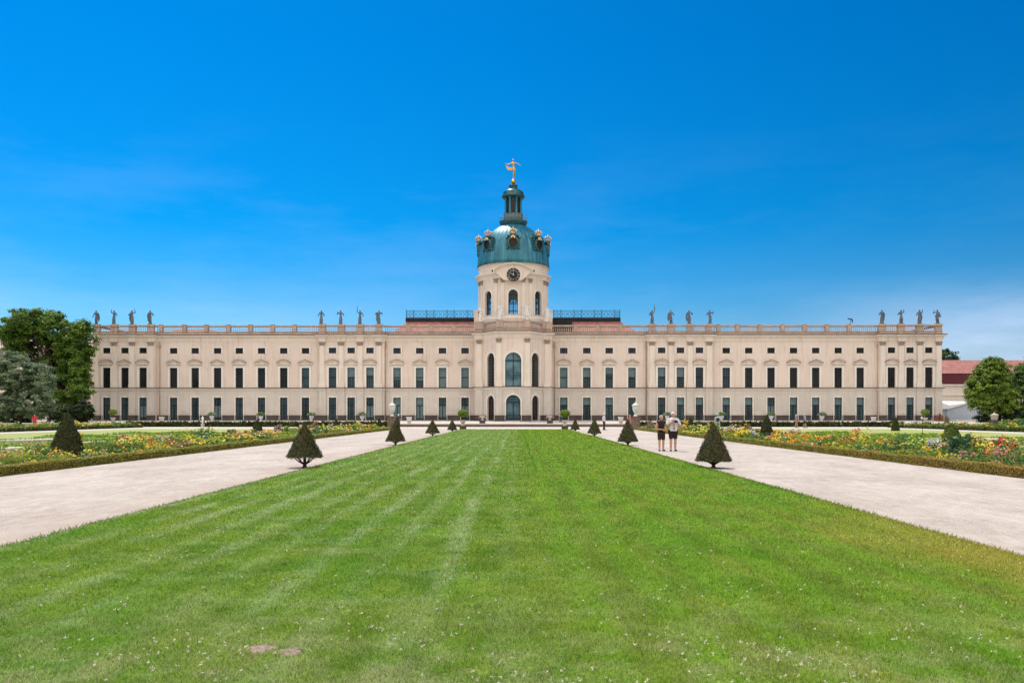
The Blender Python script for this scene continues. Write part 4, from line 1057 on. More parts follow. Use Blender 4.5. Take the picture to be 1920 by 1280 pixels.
sts = [
 (180.5, (-.20, -.05, .48), (.13, -.12, .62), 'dark rooftop statue at the far left end of the parapet, one arm held out low', .01, 'r', False, False),
 (214, (-.17, 0, 1.02), (.12, -.10, .60), 'dark robed statue with raised left arm, second from the left end of the parapet', -.01, None, False, True),
 (247.5, (-.20, -.05, .66), (.16, 0, 1.05), 'dark statue above the left end block holding one arm high over its head', .02, 'l', False, True),
 (281.5, (-.14, -.10, .55), (.16, -.05, .66), 'dark stocky statue nearest the long left wing on the left end block', .0, 'l', False, False),
 (602.5, (-.19, -.05, .52), (.16, -.06, .56), 'dark robed statue with arms lowered above the left inner block', .0, None, False, True),
 (638.5, (-.17, -.08, .82), (.16, -.08, .66), 'dark slim robed statue with hands to its chest, left inner block', .02, None, False, True),
 (675, (-.17, 0, 1.08), (.20, -.02, .55), 'dark robed statue lifting a torch on the left inner block', .0, None, 'l', True),
 (710.5, (-.17, -.08, .80), (.16, -.06, .80), 'dark statue with bent arms beside the red roof, left inner block', -.01, 'l', False, True),
 (1222.5, (-.10, -.1, .60), (.17, 0, 1.12), 'dark statue raising a long trumpet on the right inner block', .02, None, 'r', True),
 (1257.5, (-.17, -.06, .52), (.19, -.06, .60), 'dark broad statue with a cloak, second along the right inner block', .0, 'l', False, False),
 (1292, (-.18, -.06, .55), (.19, -.06, .72), 'dark cloaked statue with one elbow out, third along the right inner block', .02, 'l', False, True),
 (1330.5, (-.15, -.08, .62), (.22, 0, .86), 'dark statue pointing to the right on the right inner block', .03, None, False, False),
 (1653.5, (-.15, -.10, .62), (.14, -.12, .60), 'dark upright statue with folded arms starting the right end block', .0, 'r', False, True),
 (1689.5, (-.15, -.08, .66), (.17, 0, 1.00), 'dark slim statue with one hand up, second on the right end block', .01, None, False, True),
 (1724, (-.15, -.08, .58), (.18, 0, .98), 'dark cloaked statue lifting one arm beside the last statue on the right', .0, 'r', False, True),
 (1757.5, (-.18, 0, .92), (.20, -.05, .48), 'dark leaning statue at the far right end of the parapet', -.03, 'up', False, False)]
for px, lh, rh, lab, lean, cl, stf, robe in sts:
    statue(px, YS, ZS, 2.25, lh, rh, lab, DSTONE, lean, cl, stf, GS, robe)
GP = 'pale statues on the middle pavilion'
for px, Y, lh, rh, lab, lean, cl in ((901, Y2 + .15, (-.25, -.02, .66), (.12, -.12, .55), 'pale statue reaching out left from the left shoulder of the pavilion', .0, None),
                      (936.5, Y1 + .15, (-.24, -.03, .52), (.20, -.03, .74), 'pale robed statue left of the drum window with both arms spread', .01, 'r'),
                      (989, Y1 + .15, (-.20, -.02, .90), (.24, -.03, .62), 'pale robed statue right of the drum window with a raised hand', -.01, 'l'),
                      (1025, Y2 + .15, (-.17, -.05, .56), (.18, -.03, .72), 'pale statue on the right shoulder of the pavilion', .02, 'r')):
    statue(px, Y, ZS, 2.45, lh, rh, lab, PUTTY, lean, cl, False, GP, cl != 'l')

# gilded Fortuna-like dancer on the ball
def gilded():
    zb = zd(336.6); t = thing('gilded_statue', 'gilded dancing figure with a flying sash on top of the dome lantern', 'statue', (CX, CY, zb)); H = 3.55
    caps = [((.0, 0, .02), (.02, -.01, .25), .024, .036), ((.02, -.01, .25), (.03, 0, .48), .038, .055), ((.03, 0, .48), (.09, .06, .26), .052, .034), ((.09, .06, .26), (.03, .10, .10), .032, .02), ((-.01, -.05, .02), (0, .01, .02), .016, .018),
            ((.03, 0, .50), (.01, 0, .64), .062, .052), ((.01, 0, .64), (0, 0, .78), .055, .066), ((-.08, 0, .80), (.08, 0, .80), .034, .034), ((0, 0, .80), (0, 0, .88), .028, .025),
            ((-.09, 0, .80), (-.22, 0, .72), .028, .022), ((-.22, 0, .72), (-.36, 0, .78), .022, .015), ((.09, 0, .81), (.22, 0, .77), .028, .022), ((.22, 0, .77), (.34, 0, .68), .022, .015)]
    balls = [((-.01, -.01, .935), (.045, .05, .056)), ((-.37, 0, .785), .02), ((.35, 0, .675), .02)]
    ex = MB()
    for c, s in (((-.37, 0, .79), -1), ((.35, 0, .675), 1)):
        for j in range(5): ex.tube([c, (c[0] + s * .035, (j - 2) * .012, c[2] + .005 * j)], [.007, .004], 4)
    fig_mesh('figure', caps, balls, .011, GOLD, t, (CX, CY, zb), ex, Matrix.Scale(H, 4))
    pts = [(.10, -.03, .46), (-.02, -.06, .50), (-.14, -.03, .50), (-.26, 0, .54), (-.34, .02, .64), (-.36, .01, .77)]
    mb = MB(); prev = None
    for i, p in enumerate(pts):
        w = (.035, .055, .07, .075, .06, .02)[i]
        cur = [(CX + (p[0]) * H, CY + (p[1] - .01) * H, zb + (p[2] - w) * H), (CX + (p[0]) * H, CY + (p[1] - .01) * H, zb + (p[2] + w) * H), (CX + p[0] * H, CY + (p[1] + .02) * H, zb + (p[2] + w) * H), (CX + p[0] * H, CY + (p[1] + .02) * H, zb + (p[2] - w) * H)]
        if prev: mb.hexa([prev[0], cur[0], cur[3], prev[3], prev[1], cur[1], cur[2], prev[2]])
        prev = cur
    mb.build('sash', GOLD, t)
gilded()

def person(px, py, H, label, shirt, pants, z=0.0, Y=None, facing=0.0, la=None, ra=None, le=None, re=None, step=0.0, shorts=True, skirt=False, hair=(.5, .45, .4), hat=None, shoes=(.03, .03, .035), sleeves='short', bag=None, held=None, voxel=.016, fat=1.0, group=None, lanyard=None):
    """facing 0 looks at the camera; limbs given for a figure of height 1 in its own frame (front = -y)"""
    if Y is None: x, Y = G(px, py, z)
    else: x = W(px, Y)
    t = thing('person', label, 'person', (x, Y, z), group)
    Mx = Matrix.Rotation(facing, 4, 'Z') @ Matrix.Scale(H, 4); og = (x, Y, z); V = Vector
    la = la or (-.15, -.05, .47); ra = ra or (.15, -.05, .47)
    le = le or (-.145, .02, .62); re = re or (.145, .02, .62)
    f = fat; st = step
    lhip, rhip = (-.052, 0, .51), (.052, 0, .51); lk_, rk = (-.058, -st * .5 - .01, .28), (.058, st * .35 - .01, .28); lf, rf = (-.06, -st, .045), (.062, st, .045)
    caps = [(lhip, lk_, .055 * f, .036), (lk_, (lf[0], lf[1], .13), .036, .031), ((lf[0], lf[1], .13), lf, .031, .022), (rhip, rk, .055 * f, .036), (rk, (rf[0], rf[1], .13), .036, .031), ((rf[0], rf[1], .13), rf, .031, .022),
            (lf, (lf[0] - .01, lf[1] - .085, .02), .024, .02), (rf, (rf[0] + .015, rf[1] - .085, .02), .024, .02),
            ((0, 0, .52), (0, 0, .64), .085 * f, .078 * f), ((0, 0, .64), (0, .005, .76), .080 * f, .088 * f), ((-.095, 0, .80), (.095, 0, .80), .040, .040), ((0, .01, .80), (0, -.005, .87), .036, .032),
            ((-.118, 0, .795), le, .033, .027), (le, la, .026, .018), ((.118, 0, .795), re, .033, .027), (re, ra, .026, .018)]
    balls = [((0, -.012, .925), (.047, .056, .070)), ((0, -.068, .915), (.010, .014, .016)), ((-.048, 0, .92), (.008, .014, .018)), ((.048, 0, .92), (.008, .014, .018)), ((0, -.045, .885), (.025, .02, .018))]
    ex = MB()
    for h, e, s in ((la, le, -1), (ra, re, 1)):
        h, e = V(h), V(e); d = (h - e).normalized(); sd_ = d.cross(V((0, 1, .2))).normalized()
        caps.append((h, h + d * .035, .019, .020)); o = h + d * .045
        for j, l in enumerate((.036, .043, .040, .032)):
            b = o + sd_ * (j - 1.5) * .011; ex.tube([b, b + d * l * .5 + V((0, -.004, 0)), b + d * l * .9 + V((0, -.014, 0))], [.006, .0055, .004], 5)
        b = h + d * .015 + sd_ * .02 * -s; ex.tube([b, b + d * .02 - sd_ * s * .014, b + d * .04 - sd_ * s * .014 + V((0, -.01, 0))], [.007, .006, .0045], 5)
    for s in (-1, 1): ex.blob((s * .019, -.062, .932), (.006, .004, .005), 6, 4)
    fig_mesh('body', caps, balls, voxel / H, SKIN, t, og, ex, Mx)
    def cm(n, c): return mat(n, c, [k * .75 for k in c], .85, 7, .3, 30, fine=.1)
    sc = [((0, 0, .53), (0, 0, .64), .094 * f, .089 * f), ((0, 0, .64), (0, .005, .76), .09 * f, .096 * f), ((-.1, 0, .80), (.1, 0, .80), .046, .046), ((0, .01, .8), (0, .005, .835), .05, .042)]
    if sleeves != 'none':
        k = .7 if sleeves == 'short' else 1.0
        for a, e, h in (((-.118, 0, .795), le, la), ((.118, 0, .795), re, ra)):
            sc.append((a, V(a).lerp(V(e), k), .042, .040))
            if sleeves == 'long': sc.append((e, V(e).lerp(V(h), .9), .036, .028))
    fig_mesh('shirt', sc, [], voxel / H, cm('shirt_cloth', shirt), t, og, None, Mx)
    if skirt: pc = [((0, 0, .53), (0, 0, .36), .088 * f, .095), ((-.05, 0, .4), (.05, 0, .4), .07, .07)]
    else:
        k = .62 if shorts else 1.0
        pc = [((0, 0, .54), (0, 0, .50), .092 * f, .09 * f)]
        for hp, kn, ft in ((lhip, lk_, lf), (rhip, rk, rf)):
            pc.append((hp, V(hp).lerp(V(kn), k + (.1 if shorts else 0)), .064 * f, .054))
            if not shorts: pc.append((kn, (ft[0], ft[1], .06), .048, .038))
    fig_mesh('skirt' if skirt else ('shorts' if shorts else 'trousers'), pc, [], voxel / H, cm('trouser_cloth', pants), t, og, None, Mx)
    for ft, s in ((lf, -1), (rf, 1)):
        fig_mesh('shoe', [((ft[0], ft[1] + .02, .024), (ft[0] + s * .012, ft[1] - .09, .02), .029, .024)], [], voxel / H * .8, cm('shoe_leather', shoes), t, og, None, Mx)
    fig_mesh('hat' if hat else 'hair', [((-.01, .012, .945), (.01, .012, .945), .054, .054)] + ([((0, -.02, .95), (0, -.085, .945), .04, .03)] if hat else [((0, .03, .92), (0, .035, .90), .045, .04)]), [((0, .005, .955), (.053, .06, .052))], voxel / H, cm('hair_or_hat', hat or hair), t, og, None, Mx)
    def place(mb, nm, m):
        mb.v = [tuple((Mx @ Vector(v)) + Vector(og)) for v in mb.v]; return mb.build(nm, m, t)
    if lanyard:
        mb = MB(); mb.tube([(-.05, -.085 * f, .80), (-.005, -.105 * f, .68), (0, -.108 * f, .60)], .006, 4); mb.tube([(.05, -.085 * f, .80), (.005, -.105 * f, .68), (0, -.108 * f, .60)], .006, 4); mb.box(-.016, .016, -.115 * f, -.104 * f, .555, .60)
        place(mb, 'lanyard', cm('strap', lanyard))
    if bag:
        mb = MB(); mb.blob((0, .12, .70), (.085, .06, .11), 10, 7); place(mb, 'backpack', cm('bag_cloth', bag))
    if held:
        loc = (Mx @ Vector(held)) + Vector(og); c = thing('camera_in_hands', 'black camera held up by the man in the white T-shirt', 'camera', tuple(loc))
        mb = MB(); x0, y0, z0 = loc; mb.box(x0 - .075, x0 + .075, y0 - .03, y0 + .03, z0 - .045, z0 + .045); mb.box(x0 - .03, x0 + .03, y0 - .028, y0 + .028, z0 + .045, z0 + .062)
        mb.build('camera_body', cm('camera_black', (.012, .012, .014)), c)
        mb = MB(); mb.tube([(x0, y0 - .03, z0), (x0, y0 - .09, z0)], [.036, .033], 12); mb.build('camera_lens', LEAD, c)
    return t

person(1240, 845.5, 1.64, 'woman in a sleeveless dark top and brown shorts standing on the gravel', (.030, .016, .018), (.040, .028, .020), sleeves='none', hair=(.55, .46, .38),
       la=(-.01, -.13, .60), ra=(.05, -.14, .585), le=(-.17, -.02, .62), re=(.17, -.02, .62), step=.02, shoes=(.03, .025, .03), facing=R(8), fat=.98, voxel=.014)
person(1262, 845.5, 1.78, 'grey haired man in a white T-shirt and dark shorts holding a camera', (.72, .73, .72), (.035, .020, .022), hair=(.75, .72, .68),
       la=(-.04, -.15, .755), ra=(.045, -.17, .735), le=(-.18, -.06, .655), re=(.18, -.06, .64), step=.025, fat=1.22, held=(.03, -.24, .755), voxel=.014, shoes=(.02, .02, .022), lanyard=(.30, .03, .10))
person(1132.5, 806, 1.82, 'person in a white shirt and dark trousers walking across the gravel near the palace', (.72, .72, .74), (.035, .02, .02), shorts=False, sleeves='long', hat=(.75, .74, .72), facing=R(60), step=.06, la=(-.15, -.1, .52), ra=(.14, .04, .5), voxel=.022)
person(1181, 800.5, 1.68, 'person in an orange red top behind the clipped cone beside the white urn', (.62, .16, .10), (.45, .12, .08), hair=(.4, .33, .3), facing=R(-60), voxel=.022, z=0, la=(-.10, -.14, .62), skirt=True)
person(1346, 812, 1.76, 'person in a pale blue sun hat with a dark backpack behind the large cone', (.55, .60, .66), (.60, .58, .54), hat=(.42, .66, .78), bag=(.05, .055, .065), facing=R(165), voxel=.02, shorts=False, la=(-.2, -.12, .62))
person(1493, 802, 1.70, 'walker in orange red shorts, left of the pair by the palace hedge', (.25, .22, .24), (.62, .14, .08), hair=(.62, .6, .6), facing=R(75), step=.08, voxel=.022)
person(1509, 802, 1.80, 'walker in a grey blue shirt, right of the pair by the palace hedge', (.28, .36, .46), (.06, .03, .035), shorts=True, hair=(.6, .6, .6), facing=R(75), step=.08, bag=(.05, .05, .06), voxel=.022)
person(1051, 790.8, 1.72, 'person in a pale blue shirt standing on the terrace right of the pavilion', (.32, .48, .66), (.05, .08, .12), z=.52, shorts=False, facing=R(20), voxel=.024, hair=(.1, .08, .07), Y=118)
person(747, 806, 1.74, 'person in a white sun hat and dark clothes beside the left white urn', (.06, .05, .055), (.05, .04, .05), hat=(.78, .77, .74), shorts=False, facing=R(30), ra=(.05, -.14, .70), re=(.2, -.03, .72), voxel=.022)
person(65, 795, 1.72, 'person in a bright red shirt in the shade of the trees', (.75, .03, .06), (.10, .10, .12), shorts=False, facing=R(40), Y=98, z=.0, voxel=.026, hair=(.1, .07, .05))

# ------------------------------------------------------------------ clipped cones
def leafcol(n, a, b, v=.25):
    t = rng.random((n, 1)); c = np.array(a) * (1 - t) + np.array(b) * t; return c * (1 + (rng.random((n, 1)) - .5) * 2 * v)
def cone_topiary(name, loc, H, Rb, label, group, z0=.30, n=9000, curve=1.0, trunk=True, dark=(.022, .035, .012), light=(.13, .13, .05), leaf=.022, droop=.12):
    x, y, z = loc; t = thing(name, label, 'topiary', loc, group)
    h = rng.random(n) ** .62; h = 1 - h                       # more leaves low down, where the cone is wide
    r = Rb * (1 - h) ** curve
    ang = rng.random(n) * 2 * pi; jit = rng.normal(size=n) * .024 + .02 * np.sin(ang * 5 + loc[1]) * np.sin(h * 11 + loc[0]) + .012 * np.sin(ang * 9 + h * 30)
    rr_ = np.maximum(r + jit, .004)
    k = int(n * .14); rr_[:k] = Rb * np.sqrt(rng.random(k)) * .98; hz = h.copy()
    Z = z0 + hz * (H - z0); Z[:k] = z0 + droop * (rr_[:k] / Rb) * -1 + rng.normal(size=k) * .02 + .06 + droop * .4
    Z[k:] -= 0.0
    P = np.stack([x + rr_ * np.sin(ang), y - rr_ * np.cos(ang), z + Z], 1)
    slope = Rb / (H - z0); nor = np.stack([np.sin(ang), -np.cos(ang), np.full(n, slope)], 1); nor[:k] = (0, 0, -1)
    c = leafcol(n, dark, light, .3); brown = rng.random(n) < .10 + .16 * (np.sin(ang * 3 + loc[1] * 2) * np.sin(h * 8 + loc[0]) > .35); c[brown] = leafcol(brown.sum(), (.10, .06, .03), (.16, .10, .05), .2)
    V, C_ = cards(P, leaf * rng.uniform(.7, 1.4, n), c, nor, .7, .5)
    np_obj('crown', V, 4, TOPI, t, C_, (x, y, z + z0))
    mb = MB(); pr = [(Rb * .93 * (1 - q) ** curve, z + z0 + .03 + q * (H - z0) * .97) for q in np.linspace(0, .98, 8)]
    mb.lathe([(.02, z + z0 + .07)] + pr + [(.005, z + H * .985)], x, y, 16)
    mb.build('inner_twigs', mat('twig_dark', (.020, .022, .010), (.012, .012, .006), 1, 8) if 'twig_dark' not in MATS else MATS['twig_dark'], KIDS[t.name][0])
    if trunk:
        mb = MB(); mb.tube([(x, y, z - .02), (x + .01, y, z + .12), (x, y, z + z0 + .1)], [.075, .05, .045], 8)
        for a in (-1.2, -.5, .7, 1.3, 2.6, 3.9):
            mb.tube([(x, y, z + .10), (x + .16 * sin(a + .0) * 1.2, y - .12 * cos(a), z + .20), (x + .40 * sin(a) * Rb / .53, y - .4 * cos(a) * Rb / .53, z + z0 + .05)], [.028, .02, .012], 5)
        mb.tube([(x - .10, y, z - .01), (x, y, z + .05), (x + .10, y - .03, z - .01)], .03, 5)
        mb.build('trunk', BARK, t)
    return t
GL, GR = 'clipped yew cones along the left edge of the lawn', 'clipped yew cones along the right edge of the lawn'
rows = [(571, 877, 1.40, .53, 'clipped yew cone on bare branching stems, nearest of the left row beside the lawn', GL, .34),
        (741.5, 834.5, 1.40, .52, 'clipped yew cone with a person in a white hat behind it', GL, .22), (811, 818, 1.28, .53, 'third clipped yew cone along the left lawn edge counting from the front', GL, .26), (848, 809.3, 1.2, .46, 'small clipped yew cone at the far left corner of the lawn', GL, .2),
        (1337.5, 877.5, 1.39, .53, 'broad clipped yew cone with thick short stem, nearest on the right lawn edge', GR, .22),
        (1177, 835, 1.42, .53, 'clipped yew cone left of the woman and man, hiding the person in red', GR, .22), (1114.5, 818.5, 1.36, .50, 'third clipped yew cone along the right lawn edge counting from the front', GR, .26), (1078.5, 808.5, 1.24, .44, 'small clipped yew cone at the far right corner of the lawn', GR, .2)]
for i, (px, py, H, Rb, lab, g, z0) in enumerate(rows):
    gx, gy = G(px, py)
    cone_topiary('yew_cone', (gx, gy, .006), H, Rb, lab, g, z0, 12000 if i in (0, 4) else 5000, leaf=.022 if i in (0, 4) else .035, curve=1.0 if i != 4 else .92, droop=.14 if i == 0 else .08)
GB = 'dark clipped cones growing in the flower borders'
for px, py, pt, wd_, lab, cv in ((126, 862, 772.5, 62, 'large dark clipped cone in the left flower border', .80), (482.5, 822, 786, 27, 'medium dark clipped cone behind the left border flowers', .8), (630, 808, 783.5, 13, 'small dark clipped cone in the far left border near the palace', .9),
                      (711, 806.5, 783.5, 12, 'tiny dark clipped cone left of the white covered urn', .9), (1437.5, 828, 777.5, 27, 'tall slender clipped cone in the right flower border', .72), (1295.5, 811, 781.5, 16, 'dark clipped cone right of the man in the white T-shirt', .8),
                      (1219, 806, 783, 12, 'tiny dark clipped cone between the white urn and the woman', .9), (1784, 843, 794, 38, 'rounded green clipped bush tapering to a blunt top in the right border', .5), (1679, 808, 782.5, 13, 'low domed clipped bush in front of the white marquee', .45)):
    gx, gy = G(px, py); H = (py - pt) / F * gy; Rb = wd_ / 2 / F * gy * 1.05
    br = px in (1784,)
    cone_topiary('border_cone', (gx, gy, .0), H, Rb, lab, GB, .06, 14000 if px == 126 else 6000, cv, True, leaf=.03 if px == 126 else .04, dark=(.030, .045, .014) if not br else (.06, .10, .015), light=(.07, .08, .025) if not br else (.16, .22, .04))

# ------------------------------------------------------------------ urns, vases and ball trees
COVER = [(.30, 0), (.30, .10), (.20, .14), (.12, .26), (.10, .34), (.18, .40), (.24, .52), (.34, .72), (.40, .98), (.42, 1.20), (.40, 1.24), (.50, 1.30), (.52, 1.36), (.40, 1.42), (.34, 1.50), (.22, 1.58), (.12, 1.62), (.07, 1.68), (.09, 1.73), (.05, 1.80), (.0, 1.84)]
URN = [(.28, 0), (.28, .08), (.16, .12), (.10, .20), (.14, .26), (.30, .42), (.36, .58), (.35, .66), (.42, .70), (.42, .75), (.34, .76), (.30, .70)]
BOWL = [(.30, 0), (.30, .1), (.17, .16), (.14, .26), (.30, .38), (.44, .56), (.47, .68), (.52, .72), (.52, .80), (.44, .80)]
def lathe_obj(name, prof, loc, s, m, parent, seg=20, sz=None):
    mb = MB(); sz = sz or s; mb.lathe([(r * s, loc[2] + z * sz) for r, z in prof], loc[0], loc[1], seg); return mb.build(name, m, parent)
def box_obj(name, cx, cy, w, z0, z1, m, parent, cap=.05):
    mb = MB(); h = w / 2; mb.box(cx - h, cx + h, cy - h, cy + h, z0, z1)
    if cap: mb.box(cx - h - cap, cx + h + cap, cy - h - cap, cy + h + cap, z1, z1 + .08); mb.box(cx - h - cap, cx + h + cap, cy - h - cap, cy + h + cap, z0, z0 + .12) if False else None
    return mb.build(name, m, parent)
for px, lab in ((735.5, 'tall white covered urn on a brown stone pedestal at the end of the left border'), (1191.5, 'tall white covered urn on a brown stone pedestal at the end of the right border')):
    x, Y = W(px, 90), 90.0; t = thing('covered_urn', lab, 'urn', (x, Y, 0), 'white covered urns'); s = (780 - 752) / F * Y / 1.84
    zt = HC - (780.3 - HY) / F * Y
    lathe_obj('urn_body', COVER[:13], (x, Y, zt), s * .92, WHITE, t, sz=s); lathe_obj('urn_lid', COVER[12:], (x, Y, zt), s * .92, WHITE, t, sz=s)
    box_obj('pedestal', x, Y, .95, 0, zt - .085, mat('pedestal_stone', (.22, .15, .12), (.14, .10, .08), .9, 3, .3, 9), t)
for px, lab in ((904.5, 'grey stone vase left of the pavilion doors'), (1031, 'grey stone vase right of the pavilion doors')):
    x, Y = W(px, 112), 112.0; z0 = TZ(Y); t = thing('stone_vase', lab, 'vase', (x, Y, z0), 'stone vases at the top of the steps')
    lathe_obj('bowl', BOWL, (x, Y, z0 + .42), .82, STONE, t, 14); box_obj('pedestal', x, Y, .8, z0 - .05, z0 + .34, PLINTH, t)
    mb = MB()
    for s in (-1, 1):
        pts = [(x + s * (.36 + .14 * sin(a)), Y, z0 + .42 + .42 + .16 * cos(a)) for a in np.linspace(0, pi, 7)]; mb.tube(pts, .035, 5)
    mb.build('handles', STONE, t)
def leafball(name, c, r, n, dark, light, leaf, parent, m=LEAF, flat_=1.0):
    d = rand_dirs(n); q = r * (.72 + .28 * rng.random((n, 1)) ** .5) * (1 + .06 * np.sin(d[:, :1] * 9 + d[:, 1:2] * 7)); P = np.array(c) + d * q * np.array([1, 1, flat_])
    V, C_ = cards(P, leaf * rng.uniform(.7, 1.4, n), leafcol(n, dark, light, .25), d, .8); return np_obj(name, V, 4, m, parent, C_, c)
def ball_tree(px, Y, z0, lab, s=1.0, base=True):
    x = W(px, Y); t = thing('potted_ball_tree', lab, 'potted tree', (x, Y, z0), 'ball trees in stone pots')
    b = .42 if base else .2
    box_obj('pot_base', x, Y, .72 * s, z0, z0 + b * s, PLINTH, t, 0); lathe_obj('pot', URN, (x, Y, z0 + b * s), s * .85, STONE, t, 16)
    zz = z0 + b * s + .66 * s
    mb = MB(); mb.tube([(x, Y, zz - .1), (x + .02, Y, zz + .45 * s)], .05, 6)
    for a in range(5): mb.tube([(x, Y, zz + .3 * s), (x + .25 * s * sin(a * 1.26), Y - .25 * s * cos(a * 1.26), zz + .62 * s)], .025, 4)
    mb.build('stem', BARK, t); leafball('crown', (x, Y, zz + .74 * s), .58 * s, 3000, (.05, .10, .015), (.42, .55, .10), .055, t, flat_=.72)
ball_tree(868, 90.2, 0, 'round clipped ball tree in a white pot at the far left corner of the lawn', 1.0)
ball_tree(1059, 90.2, 0, 'round clipped ball tree in a white pot at the far right corner of the lawn', 1.0)
ball_tree(212, 111.2, TZ(111), 'round ball tree in a white pot before the left end block', .98, False)
ball_tree(1735, 111.2, TZ(111), 'round ball tree in a white pot before the right end block', .98, False)
def flower_urn(px, lab, kind=0, Y=111.0, s=1.0):
    x = W(px, Y); z0 = TZ(Y); t = thing('planted_urn', lab, 'planter', (x, Y, z0), 'white urns with flowers along the terrace')
    box_obj('pedestal', x, Y, .5 * s, z0 - .05, z0 + .22, STONE, t, .04); lathe_obj('bowl', URN, (x, Y, z0 + .3), s * .8, WHITE, t, 14, sz=s)
    n = 900; c = (x, Y, z0 + 1.22 * s); d = rand_dirs(n); d[:, 2] = np.abs(d[:, 2]) * .8 - .1; P = np.array(c) + d * np.array([.66, .5, .55]) * s * rng.random((n, 1)) ** .45
    col = leafcol(n, (.06, .12, .02), (.20, .30, .07), .25); fl = rng.random(n) < .16; col[fl] = leafcol(fl.sum(), ((.75, .75, .70), (.35, .42, .70), (.8, .72, .62))[kind % 3], (.85, .80, .75), .1)
    V, C_ = cards(P, .06 * rng.uniform(.6, 1.4, n), col); np_obj('plant', V, 4, LEAF, t, C_, c)
for i, (px, lab) in enumerate(((397, 'planted white urn beside the small white marker figure on the terrace'), (489, 'planted white urn with blue flowers behind the medium left cone'), (584, 'planted white urn behind the nearest left yew cone'), (679, 'planted white urn between the last left block doors'),
         (1251, 'planted white urn seen between the woman and man'), (1353, 'planted white urn just right of the person in the blue hat'), (1446, 'planted white urn behind the tall slender cone'), (1541.5, 'planted white urn with tall white flowers right of the walking pair'))):
    flower_urn(px, lab, i)
for px, lab in ((303, 'empty white stone pot before the left end of the long left wing'), (767, 'empty grey stone pot right of the left covered urn'), (1164, 'empty stone pot left of the right covered urn'), (1638, 'empty white stone pot before the right end of the long right wing')):
    x, Y = W(px, 111.3), 111.3; z0 = TZ(Y); t = thing('stone_pot', lab, 'pot', (x, Y, z0), 'empty stone pots along the terrace')
    lathe_obj('bowl', [(.24, .0), (.34, .1), (.38, .45), (.44, .5), (.44, .6), (.34, .6), (.30, .5)], (x, Y, z0 + .34), .95, WHITE, t, 4 if px != 767 else 12)
    box_obj('pedestal', x, Y, .46, z0 - .05, z0 + .26, STONE, t, .04)
# small pale marker statue left
x, Y = W(380, 108), 108.0
t = thing('garden_statue', 'small weathered white statue standing before the left hedge', 'statue', (x, Y, 0))
fig_mesh('figure', [((0, 0, .0), (0, 0, .5), .10, .12), ((0, 0, .5), (0, 0, .75), .11, .13), ((-.1, 0, .8), (.12, 0, .8), .05, .05), ((0, 0, .8), (0, 0, .9), .05, .05), ((.12, 0, .8), (.16, -.1, .6), .04, .03), ((-.1, 0, .8), (-.2, -.08, .62), .04, .03)], [((0, 0, .97), (.07, .07, .09))], .02, WHITE, t, (x, Y, .45), None, Matrix.Scale(1.05, 4))
box_obj('pedestal', x, Y, .35, 0, .4, STONE, t, .03)

# ------------------------------------------------------------------ hedges
def hedge(name, x0, x1, y0, y1, h, label, dens, dark, light, leaf, group=None, cat='hedge', z=0.0, core=(.05, .05, .012), tint=None):
    t = thing(name, label, cat, ((x0 + x1) / 2, (y0 + y1) / 2, z), group)
    mb = MB(); mb.box(x0 + .03, x1 - .03, y0 + .03, y1 - .03, z, z + h - .03)
    mb.build('inner_twigs', mat('hedge_core', core, [c * .6 for c in core], 1, 4, .5, 15), t)
    A = [((x1 - x0) * (y1 - y0), 't'), ((x1 - x0) * h, 'f'), ((x1 - x0) * h, 'b'), ((y1 - y0) * h, 'l'), ((y1 - y0) * h, 'r')]; Ps, Ns = [], []
    for a, k in A:
        n = int(a * dens); u, v = rng.random(n), rng.random(n); o = np.ones(n)
        if k == 't': P = np.stack([x0 + u * (x1 - x0), y0 + v * (y1 - y0), o * h], 1); N = (0, 0, 1)
        elif k in 'fb': P = np.stack([x0 + u * (x1 - x0), o * (y0 if k == 'f' else y1), v * h], 1); N = (0, -1 if k == 'f' else 1, 0)
        else: P = np.stack([o * (x0 if k == 'l' else x1), y0 + u * (y1 - y0), v * h], 1); N = (-1 if k == 'l' else 1, 0, 0)
        Ps.append(P); Ns.append(np.tile(N, (n, 1)))
    P = np.concatenate(Ps); N = np.concatenate(Ns).astype(float); n = len(P)
    w = np.sin(P[:, 1] * 1.7 + P[:, 0]) * .02 + np.sin(P[:, 1] * 5.1) * .012 + rng.normal(size=n) * .012
    P = P + N * w[:, None]; P[:, 2] += z
    c = leafcol(n, dark, light, .3)
    if tint is not None:
        k = tint(P)[:, None] * rng.uniform(.5, 1, (n, 1)); c = c * (1 - k) + leafcol(n, (.50, .27, .07), (.38, .22, .06), .2) * k
    # keep density near the eye, coarser leaves further away
    far = np.clip(P[:, 1] / 22, 1, 4); keep = rng.random(n) < 1 / far ** 1.6; P, N, c, far = P[keep], N[keep], c[keep], far[keep]
    V, C_ = cards(P, leaf * far ** .9 * rng.uniform(.7, 1.4, len(P)), c, N, .8)
    np_obj('clipped_leaves', V, 4, LEAF, t, C_, ((x0 + x1) / 2, (y0 + y1) / 2, z))
YG = ((.15, .16, .02), (.46, .44, .09))
hedge('box_hedge', -14.15, -13.78, 14, 88, .27, 'long low box edging along the left gravel path', 2600, *YG, .020, 'low box edgings beside the gravel paths', tint=lambda P: np.clip(.22 + .2 * np.sin(P[:, 1] * .9) - (P[:, 1] - 14) / 120, 0, .5))
hedge('box_hedge', 13.05, 13.42, 14, 88, .27, 'long low browning box edging along the right gravel path', 2600, *YG, .020, 'low box edgings beside the gravel paths', tint=lambda P: np.clip(.75 - (P[:, 1] - 20) / 30 + .2 * np.sin(P[:, 1] * 1.3), 0, .9))
